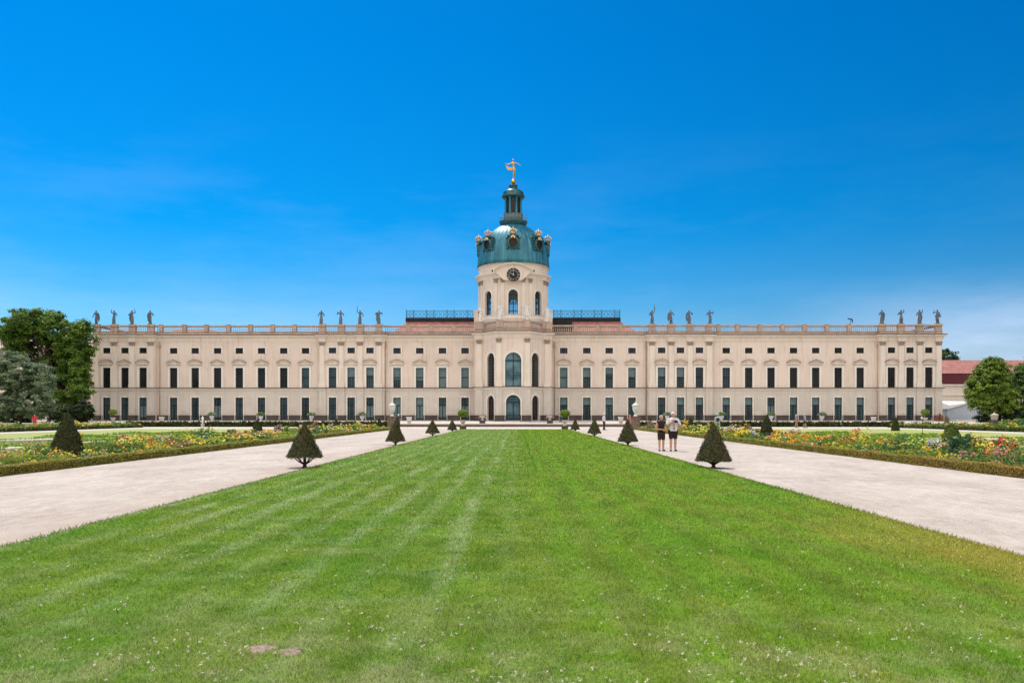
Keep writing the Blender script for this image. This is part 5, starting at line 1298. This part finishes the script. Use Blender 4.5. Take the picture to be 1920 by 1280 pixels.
for s, lab in ((-1, 'left'), (1, 'right')):
    xx = -.35 + s * 48.4
    hedge('outer_edging', min(xx, xx + s * .4), max(xx, xx + s * .4), 40, 104, .32, f'dark low edging along the outer {lab} flower border', 500, (.05, .07, .012), (.12, .14, .03), .05, 'outer border edgings')
for px0, px1, lab in ((240, 731, 'dark low hedge at the foot of the terrace left of the steps'), (1199, 1690, 'dark low hedge at the foot of the terrace right of the steps')):
    hedge('terrace_hedge', W(px0, 109.5), W(px1, 109.5), 109.25, 109.9, .50, lab, 300, (.03, .045, .012), (.09, .11, .03), .12, 'hedges at the foot of the terrace', core=(.02, .022, .01))

# ------------------------------------------------------------------ flower borders
FC = [((.90, .66, .03), .36), ((.92, .38, .02), .17), ((.82, .80, .74), .10), ((.75, .30, .36), .06), ((.62, .07, .05), .05), ((.50, .55, .80), .04), ((.90, .84, .16), .22)]
CLEARINGS = [(*G(126, 862), .62), (*G(482.5, 822), .5), (*G(1437.5, 828), .5)]
def flower_bed(name, x0, x1, y0, y1, label, dens, hgt=.42, yellow=.0, redder=None, fl=.2, group='flower borders'):
    """plants stand in drifts: every drift has its own height, leaf green and petal colour"""
    area = (x1 - x0) * (y1 - y0); n = int(area * dens); px_ = x0 + rng.random(n) * (x1 - x0); py_ = y0 + rng.random(n) * (y1 - y0)
    keep = rng.random(n) < np.clip(32 / py_, .22, 1)
    for cx_, cy_, cr_ in CLEARINGS: keep &= ~((np.abs(px_ - cx_ * np.clip(py_ / cy_, .9, 1.1)) < cr_) & (py_ > cy_ - 2.2) & (py_ < cy_ + cr_))
    px_, py_ = px_[keep], py_[keep]; n = len(px_)
    drift = (np.floor(py_ / 1.15 + np.sin(px_ * 3.1) * .5) * 7 + np.floor((px_ - x0) / .8 + np.sin(py_ * 1.3) * .4)).astype(int) % 997
    dr = np.random.default_rng(3 + int(abs(x0) * 10)); dh = dr.uniform(.5, 1.2, 997) + .45 * (dr.random(997) > .88); dk = dr.choice(len(FC), 997, p=[p for _, p in FC]); dg_ = dr.random(997); df = dr.random(997) ** 1.3
    VS, CS = [], []; inner = np.abs(px_ + .35) - 13.4
    far = np.clip(py_ / 24, 1, 3.2)
    H = hgt * dh[drift] * np.clip(.45 + .45 * inner, .45, 1.2) * rng.uniform(.7, 1.2, n)
    # leaves
    m = 12; I = np.repeat(np.arange(n), m); k = len(I); u = rng.random(k)
    P = np.stack([px_[I] + rng.normal(size=k) * .09 * (1 + far[I] * .3), py_[I] + rng.normal(size=k) * .10, .02 + H[I] * u], 1)
    g1, g2, g3 = np.array((.075, .15, .03)), np.array((.22, .30, .045)), np.array((.06, .17, .07))
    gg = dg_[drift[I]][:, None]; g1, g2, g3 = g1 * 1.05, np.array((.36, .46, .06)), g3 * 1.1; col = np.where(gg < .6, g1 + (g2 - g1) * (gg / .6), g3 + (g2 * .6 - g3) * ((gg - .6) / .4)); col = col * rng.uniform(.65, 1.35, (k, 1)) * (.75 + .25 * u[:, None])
    d = rand_dirs(k); d[:, 2] = np.abs(d[:, 2]) * .6
    V, C_ = cards(P, .045 * far[I] ** .8 * rng.uniform(.7, 1.6, k), col, np.tile((0, -.2, .6), (k, 1)), 1.0, .45); VS.append(V); CS.append(C_)
    # flower heads: two crossed petals discs
    q = rng.random(n) < fl * .3 + .5 * (df[drift] > .60); J = np.where(q)[0]; J = np.repeat(J, 3); k = len(J)
    P = np.stack([px_[J] + rng.normal(size=k) * .07, py_[J] + rng.normal(size=k) * .07, H[J] * rng.uniform(.92, 1.15, k) + .03], 1)
    kk = dk[drift[J]]
    if yellow: kk = np.where((rng.random(k) < yellow) | (kk == 3) & (rng.random(k) < .6), rng.choice([0, 6, 1], k), kk)
    if redder is not None: kk = np.where(rng.random(k) < redder(P), rng.choice([4, 4, 1, 4], k), kk)
    low = inner[J] < .35; hot = (np.sin(P[:, 1] * .55 + x0) > .78) & (rng.random(k) < .7); kk = np.where(hot, np.where(np.sin(P[:, 1] * .31) > 0, 3, 4), kk); kk = np.where(low & (rng.random(k) < .75), 2, kk)
    col = np.array([FC[a][0] for a in kk]) * rng.uniform(.75, 1.1, (k, 1)); s = .027 * far[J] ** .8 * rng.uniform(.7, 1.5, k)
    for tl in (.25, .9):
        V, C_ = cards(P, s, col, np.tile((0, -.5, .9), (k, 1)), tl, .9); VS.append(V); CS.append(C_)
    o = np_obj(name, np.concatenate(VS), 4, PETAL, None, np.concatenate(CS), ((x0 + x1) / 2, (y0 + y1) / 2, 0))
    return tag(o, label, 'flowers', None, 'stuff')
flower_bed('flower_border', -17.3, -14.2, 17, 88, 'mixed yellow, orange and white bedding flowers behind the left box edging', 62, yellow=.25)
flower_bed('flower_border', 13.45, 16.7, 17, 88, 'mixed orange, yellow and red bedding flowers behind the right box edging', 62, yellow=.2, redder=lambda P: np.clip((27 - P[:, 1]) / 5, 0, .75))
flower_bed('outer_flower_border', -53, -48.9, 45, 104, 'distant flower border before the left trees', 16, .5, .4, fl=.25)
flower_bed('outer_flower_border', 48.3, 52.5, 45, 104, 'distant flower border before the marquee on the right', 16, .5, .4, fl=.25)
# rough green of the parterre: low box scrolls and tufts
def tufts(name, x0, x1, y0, y1, label, n, dark, light, h=.12, leaf=.05):
    x = x0 + rng.random(n) * (x1 - x0); y = y0 + rng.random(n) ** 1.4 * (y1 - y0)
    s = np.sin(x * .9 + 2.2 * np.sin(y * .21)) + np.sin(y * .55 + 1.5 * np.sin(x * .33)); k = s > -.15; x, y, s = x[k], y[k], s[k]; n = len(x); far = np.clip(y / 28, 1, 3)
    P = np.stack([x, y, .02 + rng.random(n) * h * np.clip(.5 + s, .4, 1.6)], 1); c = leafcol(n, dark, light, .3)
    V, C_ = cards(P, leaf * far ** .8 * rng.uniform(.6, 1.4, n), c, np.tile((0, -.3, .8), (n, 1)), .9, .5)
    o = np_obj(name, V, 4, LEAF, None, C_, ((x0 + x1) / 2, (y0 + y1) / 2, 0)); return tag(o, label, 'plants', None, 'stuff')
tufts('parterre_plants', -34, -17.2, 22, 71, 'low bright green box scrollwork and grass inside the left parterre', 60000, (.10, .17, .012), (.36, .46, .05))
tufts('parterre_plants', 16.6, 33.5, 22, 71, 'low bright green box scrollwork and grass inside the right parterre', 60000, (.10, .17, .012), (.36, .46, .05))
# gravel scroll patches in the parterres
for px0, px1, py, dy in ((20, 100, 828, 3.0), (-60, 36, 846, 3.2), (160, 185, 833, 2), (1815, 1905, 827, 2.6), (1765, 1845, 826, 1.5), (265, 300, 822, 1.2)):
    xa, ya = G((px0 + px1) / 2, py); rx = (px1 - px0) / 2 / F * ya; ry = ya * dy / (py - HY) * .9; mb = MB()
    pts = [(xa + rx * cos(a) * (1 + .15 * sin(3 * a)), ya + ry * sin(a) * (1 + .2 * sin(2 * a + 1)), .16) for a in np.linspace(0, 2 * pi, 28, endpoint=False)]
    mb.quad(*pts)
    for a, b in zip(pts, pts[1:] + pts[:1]): mb.quad((a[0], a[1], 0), (b[0], b[1], 0), b, a)
    tag(mb.build('gravel_scroll', GRAVEL2), kind='structure')
# flowering bushes that stand out of the borders
BUSH = [(233, 838, 821, 30, (.75, .30, .30), 'rounded rose bush with pink and white blooms on the left near the large cone'), (375, 832, 817, 26, (.62, .50, .62), 'mauve flowering bush in the left border'), (434, 830, 811, 26, (.42, .24, .18), 'brown seed headed bush left of the medium cone'),
        (521, 822, 803, 20, (.70, .38, .50), 'pink flowering bush between the medium cone and the nearest left yew'), (795 - 175, 812, 799, 16, (.80, .74, .66), 'pale flowering bush in the far left border'),
        (1402, 822, 804, 22, (.62, .14, .18), 'crimson flowering bush left of the tall slender cone'), (1483, 830, 812, 26, (.60, .48, .52), 'pale mauve bush left of the red walkers'), (1597, 842, 820, 22, (.75, .42, .62), 'pink flowering bush in the middle of the right border'),
        (1808, 868, 829, 62, (.05, .14, .07), 'large dark green leafy bush in front of the blunt clipped cone'), (1880, 865, 833, 56, (.70, .10, .06), 'large bush of scarlet blooms at the right side'), (1350 - 130, 808, 794, 16, (.55, .35, .30), 'dull pink bush beside the right covered urn'), (1762, 796, 779, 14, (.70, .28, .26), 'pink oleander at the right corner of the palace'), (1775, 800, 783, 10, (.45, .30, .24), 'brownish shrub left of the domed bush'), (92, 790, 779, 8, (.4, .3, .25), 'dim brownish shrub under the left trees')]
for px, py, pt, wd_, fc, lab in BUSH:
    gx, gy = G(px, max(py, 797)); h = (py - pt) / F * gy * 1.3; r = wd_ / 2 / F * gy * 1.1; n = 3200
    t = thing('flowering_bush', lab, 'bush', (gx, gy, 0), 'bushes in the flower borders')
    d = rand_dirs(n); d[:, 2] = np.abs(d[:, 2]); zb = 0.02; lump = 1 + .18 * np.sin(d[:, 0] * 7 + gx) * np.sin(d[:, 1] * 6 + d[:, 2] * 5)
    P = np.array((gx, gy, zb)) + d * np.array([r, r, h]) * (rng.random((n, 1)) ** .35) * lump[:, None]
    col = leafcol(n, (.03, .07, .02), (.15, .22, .05), .25); q = (P[:, 2] > h * .3) & (rng.random(n) < .22 + .5 * (np.sin(P[:, 0] * 9 / r) * np.sin(P[:, 2] * 7 / r + P[:, 1] * 5 / r) > -.1)); col[q] = leafcol(q.sum(), fc, [min(1, c * 1.3 + .03) for c in fc], .2)
    V, C_ = cards(P, np.clip(r * .10, .02, .1) * rng.uniform(.7, 1.5, n), col, d, .9, .6); np_obj('foliage', V, 4, LEAF, t, C_, (gx, gy, 0))
    mb = MB()
    for a in range(6): mb.tube([(gx, gy, 0), (gx + r * .5 * sin(a), gy + r * .5 * cos(a), h * .6)], .015, 4)
    mb.build('stems', BARK, t)

# ------------------------------------------------------------------ trees
def tree(name, label, blobs, trunk, dark, light, leaf, n, group=None, limbs=(), cluster=.9, inner=None, cat='tree', tilt=.8):
    bx, by, bz, th_, tr = trunk; t = thing(name, label, cat, (bx, by, bz), group)
    Ps, Cs, Ns = [], [], []; vol = sum(r[0] * r[2] for _, r in blobs)
    for c, r in blobs:
        c = np.array(c); r = np.array(r, dtype=float); m = int(n * r[0] * r[2] / vol); k = max(6, int(r[0] * r[2] * 14 / cluster ** 2))
        cd = rand_dirs(k); cc = c + cd * r * rng.uniform(.62, 1.0, (k, 1)); cr = cluster * rng.uniform(.45, 1.0, k); br = rng.uniform(.0, 1, k)
        I = rng.integers(0, k, m); off = rand_dirs(m) * (rng.random((m, 1)) ** .5); off[:, 2] *= .55; off[:, 2] -= .12 * (off[:, 0] ** 2 + off[:, 1] ** 2)
        P = cc[I] + off * cr[I][:, None]; Ps.append(P)
        tt = np.clip(br[I] * .7 + rng.random(m) * .45, 0, 1)[:, None]; Cs.append((np.array(dark) * (1 - tt) + np.array(light) * tt) * rng.uniform(.8, 1.2, (m, 1))); Ns.append(cd[I] * .6 + np.array((0, 0, .5)) + off * .4)
    P, C0, N = np.concatenate(Ps), np.concatenate(Cs), np.concatenate(Ns)
    V, C_ = cards(P, leaf * rng.uniform(.6, 1.4, len(P)), C0, N, tilt, .5); np_obj('crown', V, 4, LEAF, t, C_, (bx, by, bz))
    mb = MB(); mb.tube([(bx, by, bz - .1), (bx + .1, by, bz + th_ * .4), (bx, by, bz + th_)], [tr * 1.25, tr, tr * .7], 10)
    for c, r in blobs:
        tgt = Vector(c); s = Vector((bx, by, bz + th_ * random.uniform(.45, .95))); m_ = s.lerp(tgt, .5) + Vector((0, 0, -.3)); mb.tube([s, m_, tgt], [tr * .45, tr * .3, tr * .12], 6)
        for _ in range(3):
            e = tgt + Vector((random.uniform(-1, 1) * r[0] * .7, random.uniform(-1, 1) * r[1] * .7, random.uniform(-.2, .8) * r[2] * .7)); mb.tube([m_, m_.lerp(e, .6), e], [tr * .2, tr * .12, .03], 5)
    mb.build('trunk', BARK, t); return t
def tp(px, py, Y): x = W(px, Y); return (x, Y, ZH(py, x, Y))
def tblob(px, py, w, h, Y, dy=0, dr=1.0): x, y, z = tp(px, py, Y); s = Y / F; return ((x, Y + dy, z), (w / 2 * s, w / 2 * s * dr, h / 2 * s))
Y0 = 124.0
tree('broadleaf_tree', 'tall open crowned green tree at the left end of the palace', [tblob(50, 603, 74, 46, Y0), tblob(95, 618, 80, 56, Y0, 2), tblob(18, 622, 46, 60, Y0, 1), tblob(132, 655, 66, 74, Y0, 1), tblob(105, 690, 80, 80, Y0, 3), tblob(158, 688, 34, 66, Y0, -1), tblob(128, 728, 84, 60, Y0, 0), tblob(165, 738, 26, 28, Y0, -2), tblob(60, 680, 70, 60, Y0, 4), tblob(60, 640, 60, 40, Y0, 5), tblob(12, 655, 50, 50, Y0, 3), tblob(95, 660, 50, 40, Y0, 6), tblob(62, 596, 90, 36, Y0, 2), tblob(25, 640, 60, 60, Y0, 2), tblob(150, 625, 44, 50, Y0, 1), tblob(130, 765, 60, 30, Y0, 0)],
     (W(112, Y0), Y0, 0, 6.5, .45), (.010, .034, .010), (.22, .36, .05), .20, 84000, 'trees left of the palace', cluster=1.15)
Y0 = 104.0
tree('silver_leaved_tree', 'broad grey green bushy tree at the left edge, in front of the tall tree', [tblob(28, 700, 76, 84, Y0), tblob(68, 712, 56, 74, Y0, 1), tblob(-8, 690, 60, 80, Y0, 1), tblob(58, 755, 84, 60, Y0, 0), tblob(8, 760, 70, 60, Y0, 0)],
     (W(35, Y0), Y0, 0, 3.5, .3), (.012, .042, .018), (.36, .46, .25), .12, 56000, 'trees left of the palace', cluster=.7, tilt=.6)
for i, (px, py, w, h, lab) in enumerate(((122, 775, 74, 38, 'dark green shrub under the tall left tree'), (158, 770, 34, 42, 'small dark shrub beside the left corner of the palace'), (30, 780, 70, 30, 'dark green shrub at the foot of the grey green tree'))):
    b = tblob(px, py, w, h, 116); b[0]
    tree('dark_shrub', lab, [b], (b[0][0], 116, 0, .6, .08), (.012, .028, .010), (.05, .08, .02), .14, 5000, 'dark shrubs under the left trees', cluster=.6, cat='shrub')
Y0 = 118.0
tree('round_tree', 'dense rounded green tree in front of the red roofed wing', [tblob(1852, 722, 74, 84, Y0), tblob(1868, 700, 62, 66, Y0, 1), tblob(1842, 745, 60, 60, Y0, 0), tblob(1880, 745, 70, 70, Y0, 1), tblob(1862, 684, 34, 34, Y0, 0)],
     (W(1858, Y0), Y0, 0, 3.0, .28), (.022, .060, .014), (.28, .40, .05), .15, 46000, 'trees right of the palace', cluster=.75, tilt=.6)
Y0 = 126.0
tree('edge_tree', 'dark green tree cut off by the right picture edge', [tblob(1915, 712, 46, 70, Y0), tblob(1912, 745, 60, 70, Y0), tblob(1930, 700, 50, 60, Y0)], (W(1915, Y0), Y0, 0, 3.0, .28), (.016, .050, .018), (.18, .28, .06), .16, 20000, 'trees right of the palace', cluster=.8)
tree('edge_shrub', 'bright green leafy shrub at the right edge behind the flower border', [tblob(1905, 796, 60, 24, 92), tblob(1940, 792, 50, 30, 92), tblob(1875, 801, 30, 12, 92)], (W(1905, 92), 92, 0, .5, .06), (.06, .11, .02), (.24, .32, .06), .13, 6000, None, cluster=.5, cat='shrub')
tree('dark_shrub', 'deep shadowed shrub below the rounded right tree', [tblob(1890, 780, 80, 40, 121), tblob(1845, 783, 30, 20, 121)], (W(1885, 121), 121, 0, .6, .1), (.010, .022, .008), (.04, .07, .02), .15, 7000, None, cluster=.7, cat='shrub')
Y0 = 190.0
tree('distant_tree', 'dark round tree top just past the right corner of the palace', [tblob(1776, 668, 38, 34, Y0), tblob(1768, 690, 40, 40, Y0)], (W(1774, Y0), Y0, 0, 12, .4), (.02, .05, .014), (.08, .13, .03), .28, 7000, None, cluster=1.3)
tree('distant_tree', 'dim green tree mass far behind the left trees', [tblob(-20, 690, 90, 110, 175), tblob(10, 650, 40, 60, 175)], (W(-10, 175), 175, 0, 12, .4), (.02, .045, .016), (.07, .12, .03), .3, 9000, None, cluster=1.4)

# ------------------------------------------------------------------ neighbours
def side_building(name, label, x0, x1, y0, y1, ze, zr, zm=None, doors=(), roofm=None):
    t = thing(name, label, 'building', ((x0 + x1) / 2, y0, .7)); mb = MB(); mb.box(x0, x1, y0, y1, 0, ze)
    w = mb.build('wall', PLASTER, t); mb = MB(); mb.box(x0 - .1, x1 + .1, y0 - .25, y0 - .004, ze - .35, ze); mb.box(x0 - .05, x1 + .05, y0 - .12, y0 - .004, 5.6, 5.9); mb.build('cornice', TRIM, t)
    z = ze
    if zm:
        mb = MB(); mb.hexa([(x0 - .2, y0 - .3, ze + .01), (x1 + .2, y0 - .3, ze + .01), (x1 + .2, y1 + .3, ze + .01), (x0 - .2, y1 + .3, ze + .01), (x0, y0 + .7, zm), (x1, y0 + .7, zm), (x1, y1 - .7, zm), (x0, y1 - .7, zm)]); mb.build('lower_roof', DTILE, t); z = zm
    ym = (y0 + y1) / 2; mb = MB(); o = .5 if zm else -.4
    mb.hexa([(x0 - .2, y0 + o, z + .012), (x1 + .2, y0 + o, z + .012), (x1 + .2, y1 - o, z + .012), (x0 - .2, y1 - o, z + .012), (x0 + .0, ym - .1, zr), (x1, ym - .1, zr), (x1, ym + .1, zr), (x0, ym + .1, zr)]); mb.build('roof', roofm or TILE, t)
    for d in doors:
        window('glazed_door', flat(y0 - .32), d, 1.3, .95, 4.4, cols=4, rows=8, pane=G_DOOR, door=True, surround=.2, parent=t)
    return t
YL = 143.0
side_building('left_wing_building', 'pale plastered wing with pink tiled roof half hidden by the left trees', -150, W(174, YL), YL, 156, ZH(660, -70, YL), ZH(636, -70, 149), None, (W(158, YL), W(120, YL), W(80, YL)), tile_mat('pale_tiles', (.62, .40, .36), (.55, .36, .33)))
YQ = 165.0
side_building('orangery_building', 'long cream building with red tiled roof and shade-darkened lower roof beyond the right corner', W(1760, YQ), 230, YQ, 179, ZH(720, 90, YQ), ZH(675, 90, 172), ZH(700, 90, YQ + .7))
# white marquee
def marquee():
    y0, y1 = 140.0, 158.0; x0, xr = W(1763, y0), W(1878, y0); xm = W(1815, y0); t = thing('marquee', 'white event marquee with a grey gable between the palace and the round tree', 'tent', (xm, y0, .6)); ze, zr = ZH(765.5, 75, y0), ZH(752.5, 75, y0)
    TW = mat('tent_canvas', (.80, .80, .80), (.72, .73, .74), .7, 1, .1, 3, fine=.04); TG = mat('tent_gable', (.42, .46, .52), (.36, .41, .47), .7, .6, .1, 3, fine=.04)
    mb = MB(); a0 = xm - 1.0; mb.hexa([(x0 - 4, y0 - .1, ze), (a0 + 6.5, y0 - .1, ze), (a0 + 6.5, y1, ze), (x0 - 4, y1, ze), (x0 - 4, y0 + 8, zr + .9), (a0 + 3.2, y0 + 3, zr + .4), (a0 + 3.2, y0 + 10, zr + .4), (x0 - 4, y0 + 9, zr + .9)]) if False else None
    mb = MB(); mb.quad((x0 - 3, y0 - .3, ze - .1), (a0 - 2.6, y0 - .3, ze - .1), (a0 + 2, y0 - .3, zr), (x0 - 3, y0 + 6, zr + .3)); mb.quad((a0 + 2, y0 - .3, zr), (a0 + 7.4, y0 - .3, ze - .5), (a0 + 7.4, y1, ze - .5), (a0 + 2, y1, zr)); mb.quad((x0 - 3, y0 + 6, zr + .3), (a0 + 2, y0 - .3, zr), (a0 + 2, y1, zr), (x0 - 3, y1, zr + .3)); mb.build('canopy', TW, t)
    mb = MB(); mb.prism([(a0 - 2.6, .4), (a0 + 7.4, .4), (a0 + 7.4, ze - .55), (a0 + 2, zr - .06), (a0 - 2.6, ze - .16)], y0, y0 + .1); mb.build('gable', TG, t)
    mb = MB(); mb.box(x0 - 3, a0 - 2.6, y0 + .2, y0 + .3, .4, ze - .14); mb.build('side_panel', TG, t)
    for u in (a0 - 2.6, a0 + 2.2, a0 + 7.35):
        mb = MB(); mb.box(u - .05, u + .05, y0 - .06, y0 - .01, .5, ze - .6 + (1.0 if u == a0 + 2.2 else 0)); mb.build('pole', mat('tent_pole', (.5, .5, .52), None, .4) if 'tent_pole' not in MATS else MATS['tent_pole'], t)
marquee()
# white garden urn under the round tree
x, Y = W(1864.5, 100), 100.0; t = thing('garden_lantern_urn', 'stubby grey white urn with a domed lid on a dark pedestal under the round tree', 'urn', (x, Y, 0), None)
lathe_obj('urn_body', [(.30, 0), (.38, .08), (.46, .60), (.52, .64), (.52, .68)], (x, Y, ZH(788, x, Y)), .95, STONE, t, 6); lathe_obj('urn_lid', [(.54, .68), (.40, .80), (.20, .88), (.08, .92), (.10, 1.0), (.02, 1.08)], (x, Y, ZH(788, x, Y)), .95, STONE, t, 12)
box_obj('pedestal', x, Y, .9, 0, ZH(788, x, Y) - .085, PLINTH, t)
# weather vane behind the right wing and a thin stake in the right border
x, Y = W(1594.5, 150), 150.0; t = thing('weather_vane', 'small dark weather vane above the right wing parapet', 'weather vane', (x, Y, 15)); mb = MB(); mb.tube([(x, Y, 15), (x, Y, ZH(601, x, Y))], .05, 5); mb.build('rod', LEAD, t)
mb = MB(); zv = ZH(600, x, Y); mb.prism([(x - .55, zv + .25), (x - .2, zv + .1), (x + .25, zv - .05), (x + .3, zv - .5), (x + .42, zv - .5), (x + .45, zv + .1), (x + .2, zv + .3), (x - .1, zv + .25), (x - .5, zv + .42)], Y - .03, Y + .03); mb.build('vane', LEAD, t)
gx, gy = G(1729, 845); t = thing('garden_stake', 'thin upright garden stake in the right flower border', 'stake', (gx, gy, 0)); mb = MB(); mb.tube([(gx, gy, 0), (gx + .02, gy, 1.75)], .012, 5); mb.build('rod', BARK, t)
mb = MB(); mb.blob((gx - .02, gy, 1.5), (.05, .05, .07), 8, 5); mb.build('tip', WHITE, t)

# ------------------------------------------------------------------ near grass
def blades():
    Vs, Cs = [], []
    patches = [G(490, 1225), G(546, 1231)]
    for ya, yb, dens, w, h in ((3.9, 6.5, 7500, .0042, .023), (6.5, 10, 3800, .0058, .024), (10, 15, 1600, .009, .027), (15, 23, 560, .015, .034), (23, 34, 220, .026, .036), (34, 55, 80, .045, .04), (55, 89.4, 34, .075, .045)):
        xm = lambda y: (y * .66 + 1.6)
        n = int((min(xm(yb), 6.3) * 2) * (yb - ya) * dens); x = rng.uniform(-1, 1, n) * min(xm(yb), 6.3); y = rng.uniform(ya, yb, n)
        ok = (np.abs(x) < y * .66 + 1.6) & (x > -6.36) & (x < 5.8)
        for (qx, qy) in patches: ok &= (((x - qx) / .085) ** 2 + ((y - qy - .01) / .075) ** 2 > 1 + rng.normal(size=n) * .35)
        clump = np.sin(x * 11 + np.sin(y * 7) * 2) * np.sin(y * 9 + np.sin(x * 5) * 2); ok &= rng.random(n) < .78 + .22 * clump
        x, y = x[ok], y[ok]; n = len(x); cl = clump[ok]
        a = rng.random(n) * 2 * pi; ww = w * rng.uniform(.6, 1.4, n); hh = h * rng.uniform(.5, 1.35, n) * (1 + .25 * cl); le = rng.uniform(.2, 1.3, n) * hh; b = rng.random(n) * 2 * pi
        V = np.empty((n, 3, 3)); V[:, 0] = np.stack([x - ww * np.cos(a), y - ww * np.sin(a), np.full(n, .022)], 1); V[:, 1] = np.stack([x + ww * np.cos(a), y + ww * np.sin(a), np.full(n, .022)], 1)
        V[:, 2] = np.stack([x + le * np.cos(b), y + le * np.sin(b), .03 + hh], 1); Vs.append(V.reshape(-1, 3))
        t = rng.random((n, 1)); c = np.array((.50, .56, .5)) * (1 - t) + np.array((1.8, 1.7, 1.45)) * t; dry = rng.random(n) < .07; c[dry] = (2.2, 1.5, 3.2)
        Cs.append(np.repeat(c, 3, axis=0))
    # ragged fringe along both edges of the lawn
    n = 26000; y = 3.9 + 60 * rng.random(n) ** 1.7; s = rng.random(n) < .5; x = np.where(s, -6.32, 5.77) + rng.normal(size=n) * .07; hh = rng.uniform(.02, .07, n); ww = .005 + y * .0005; a = rng.random(n) * 2 * pi
    V = np.empty((n, 3, 3)); V[:, 0] = np.stack([x - ww * np.cos(a), y, np.full(n, .004)], 1); V[:, 1] = np.stack([x + ww * np.cos(a), y, np.full(n, .004)], 1); V[:, 2] = np.stack([x + rng.normal(size=n) * .04, y + rng.normal(size=n) * .03, hh], 1)
    Vs.append(V.reshape(-1, 3)); Cs.append(np.repeat(np.tile((.75, .75, .8), (n, 1)) * rng.uniform(.6, 1.3, (n, 1)), 3, axis=0))
    o = np_obj('grass', np.concatenate(Vs), 3, BLADES, None, np.concatenate(Cs)); tag(o, 'short mown green grass of the near lawn', 'grass', None, 'stuff')
blades()
def clover():
    n = 2900; y = 4.4 + rng.random(n) ** 3.2 * 11; x = rng.uniform(-1, 1, n) * (y * .66 + .6); f = np.sin(x * 2.3 + 1) * np.sin(y * 3 + x) + rng.normal(size=n) * .5; k = (f > .25) & (x > -6.2) & (x < 5.7); x, y = x[k], y[k]
    m = 6; I = np.repeat(np.arange(len(x)), m); P = np.stack([x[I] + rng.normal(size=len(I)) * .006, y[I] + rng.normal(size=len(I)) * .006, .052 + rng.normal(size=len(I)) * .005], 1)
    V, C_ = cards(P, .0068, leafcol(len(I), (.70, .60, .42), (.85, .80, .66), .12), None, 1, .8); o = np_obj('clover_flowers', V, 4, PETAL, None, C_); tag(o, 'small white clover heads scattered in the near lawn', 'flowers', None, 'stuff')
clover()
for px, py, w, h, lab in ((490, 1225, 50, 18, 0), (546, 1231, 46, 12, 0)):
    gx, gy = G(px, py); rx = w / 2 / F * gy; ry = rx * 1.0; mb = MB(); K = 48; pts = [(gx + rx * cos(a) * (1 + .22 * sin(3 * a + px) + random.uniform(-.14, .14)), gy + ry * sin(a) * (1 + .2 * cos(4 * a) + random.uniform(-.14, .14)), .031) for a in np.linspace(0, 2 * pi, K, endpoint=False)]
    rings = [[(gx + (p[0] - gx) * f, gy + (p[1] - gy) * f, .034 + (1 - f) * .012 + random.uniform(0, .012)) for p in pts] for f in (.8, .55, .3)]; lev = [pts] + rings
    for A, B in zip(lev, lev[1:]):
        for i in range(K): mb.quad(A[i], A[(i + 1) % K], B[(i + 1) % K], B[i])
    mb.quad(*rings[-1]); tag(mb.build('bare_soil', mat('dry_soil', (.52, .40, .31), (.40, .30, .23), .95, 14, .8, 60, fine=.25)), kind='structure')
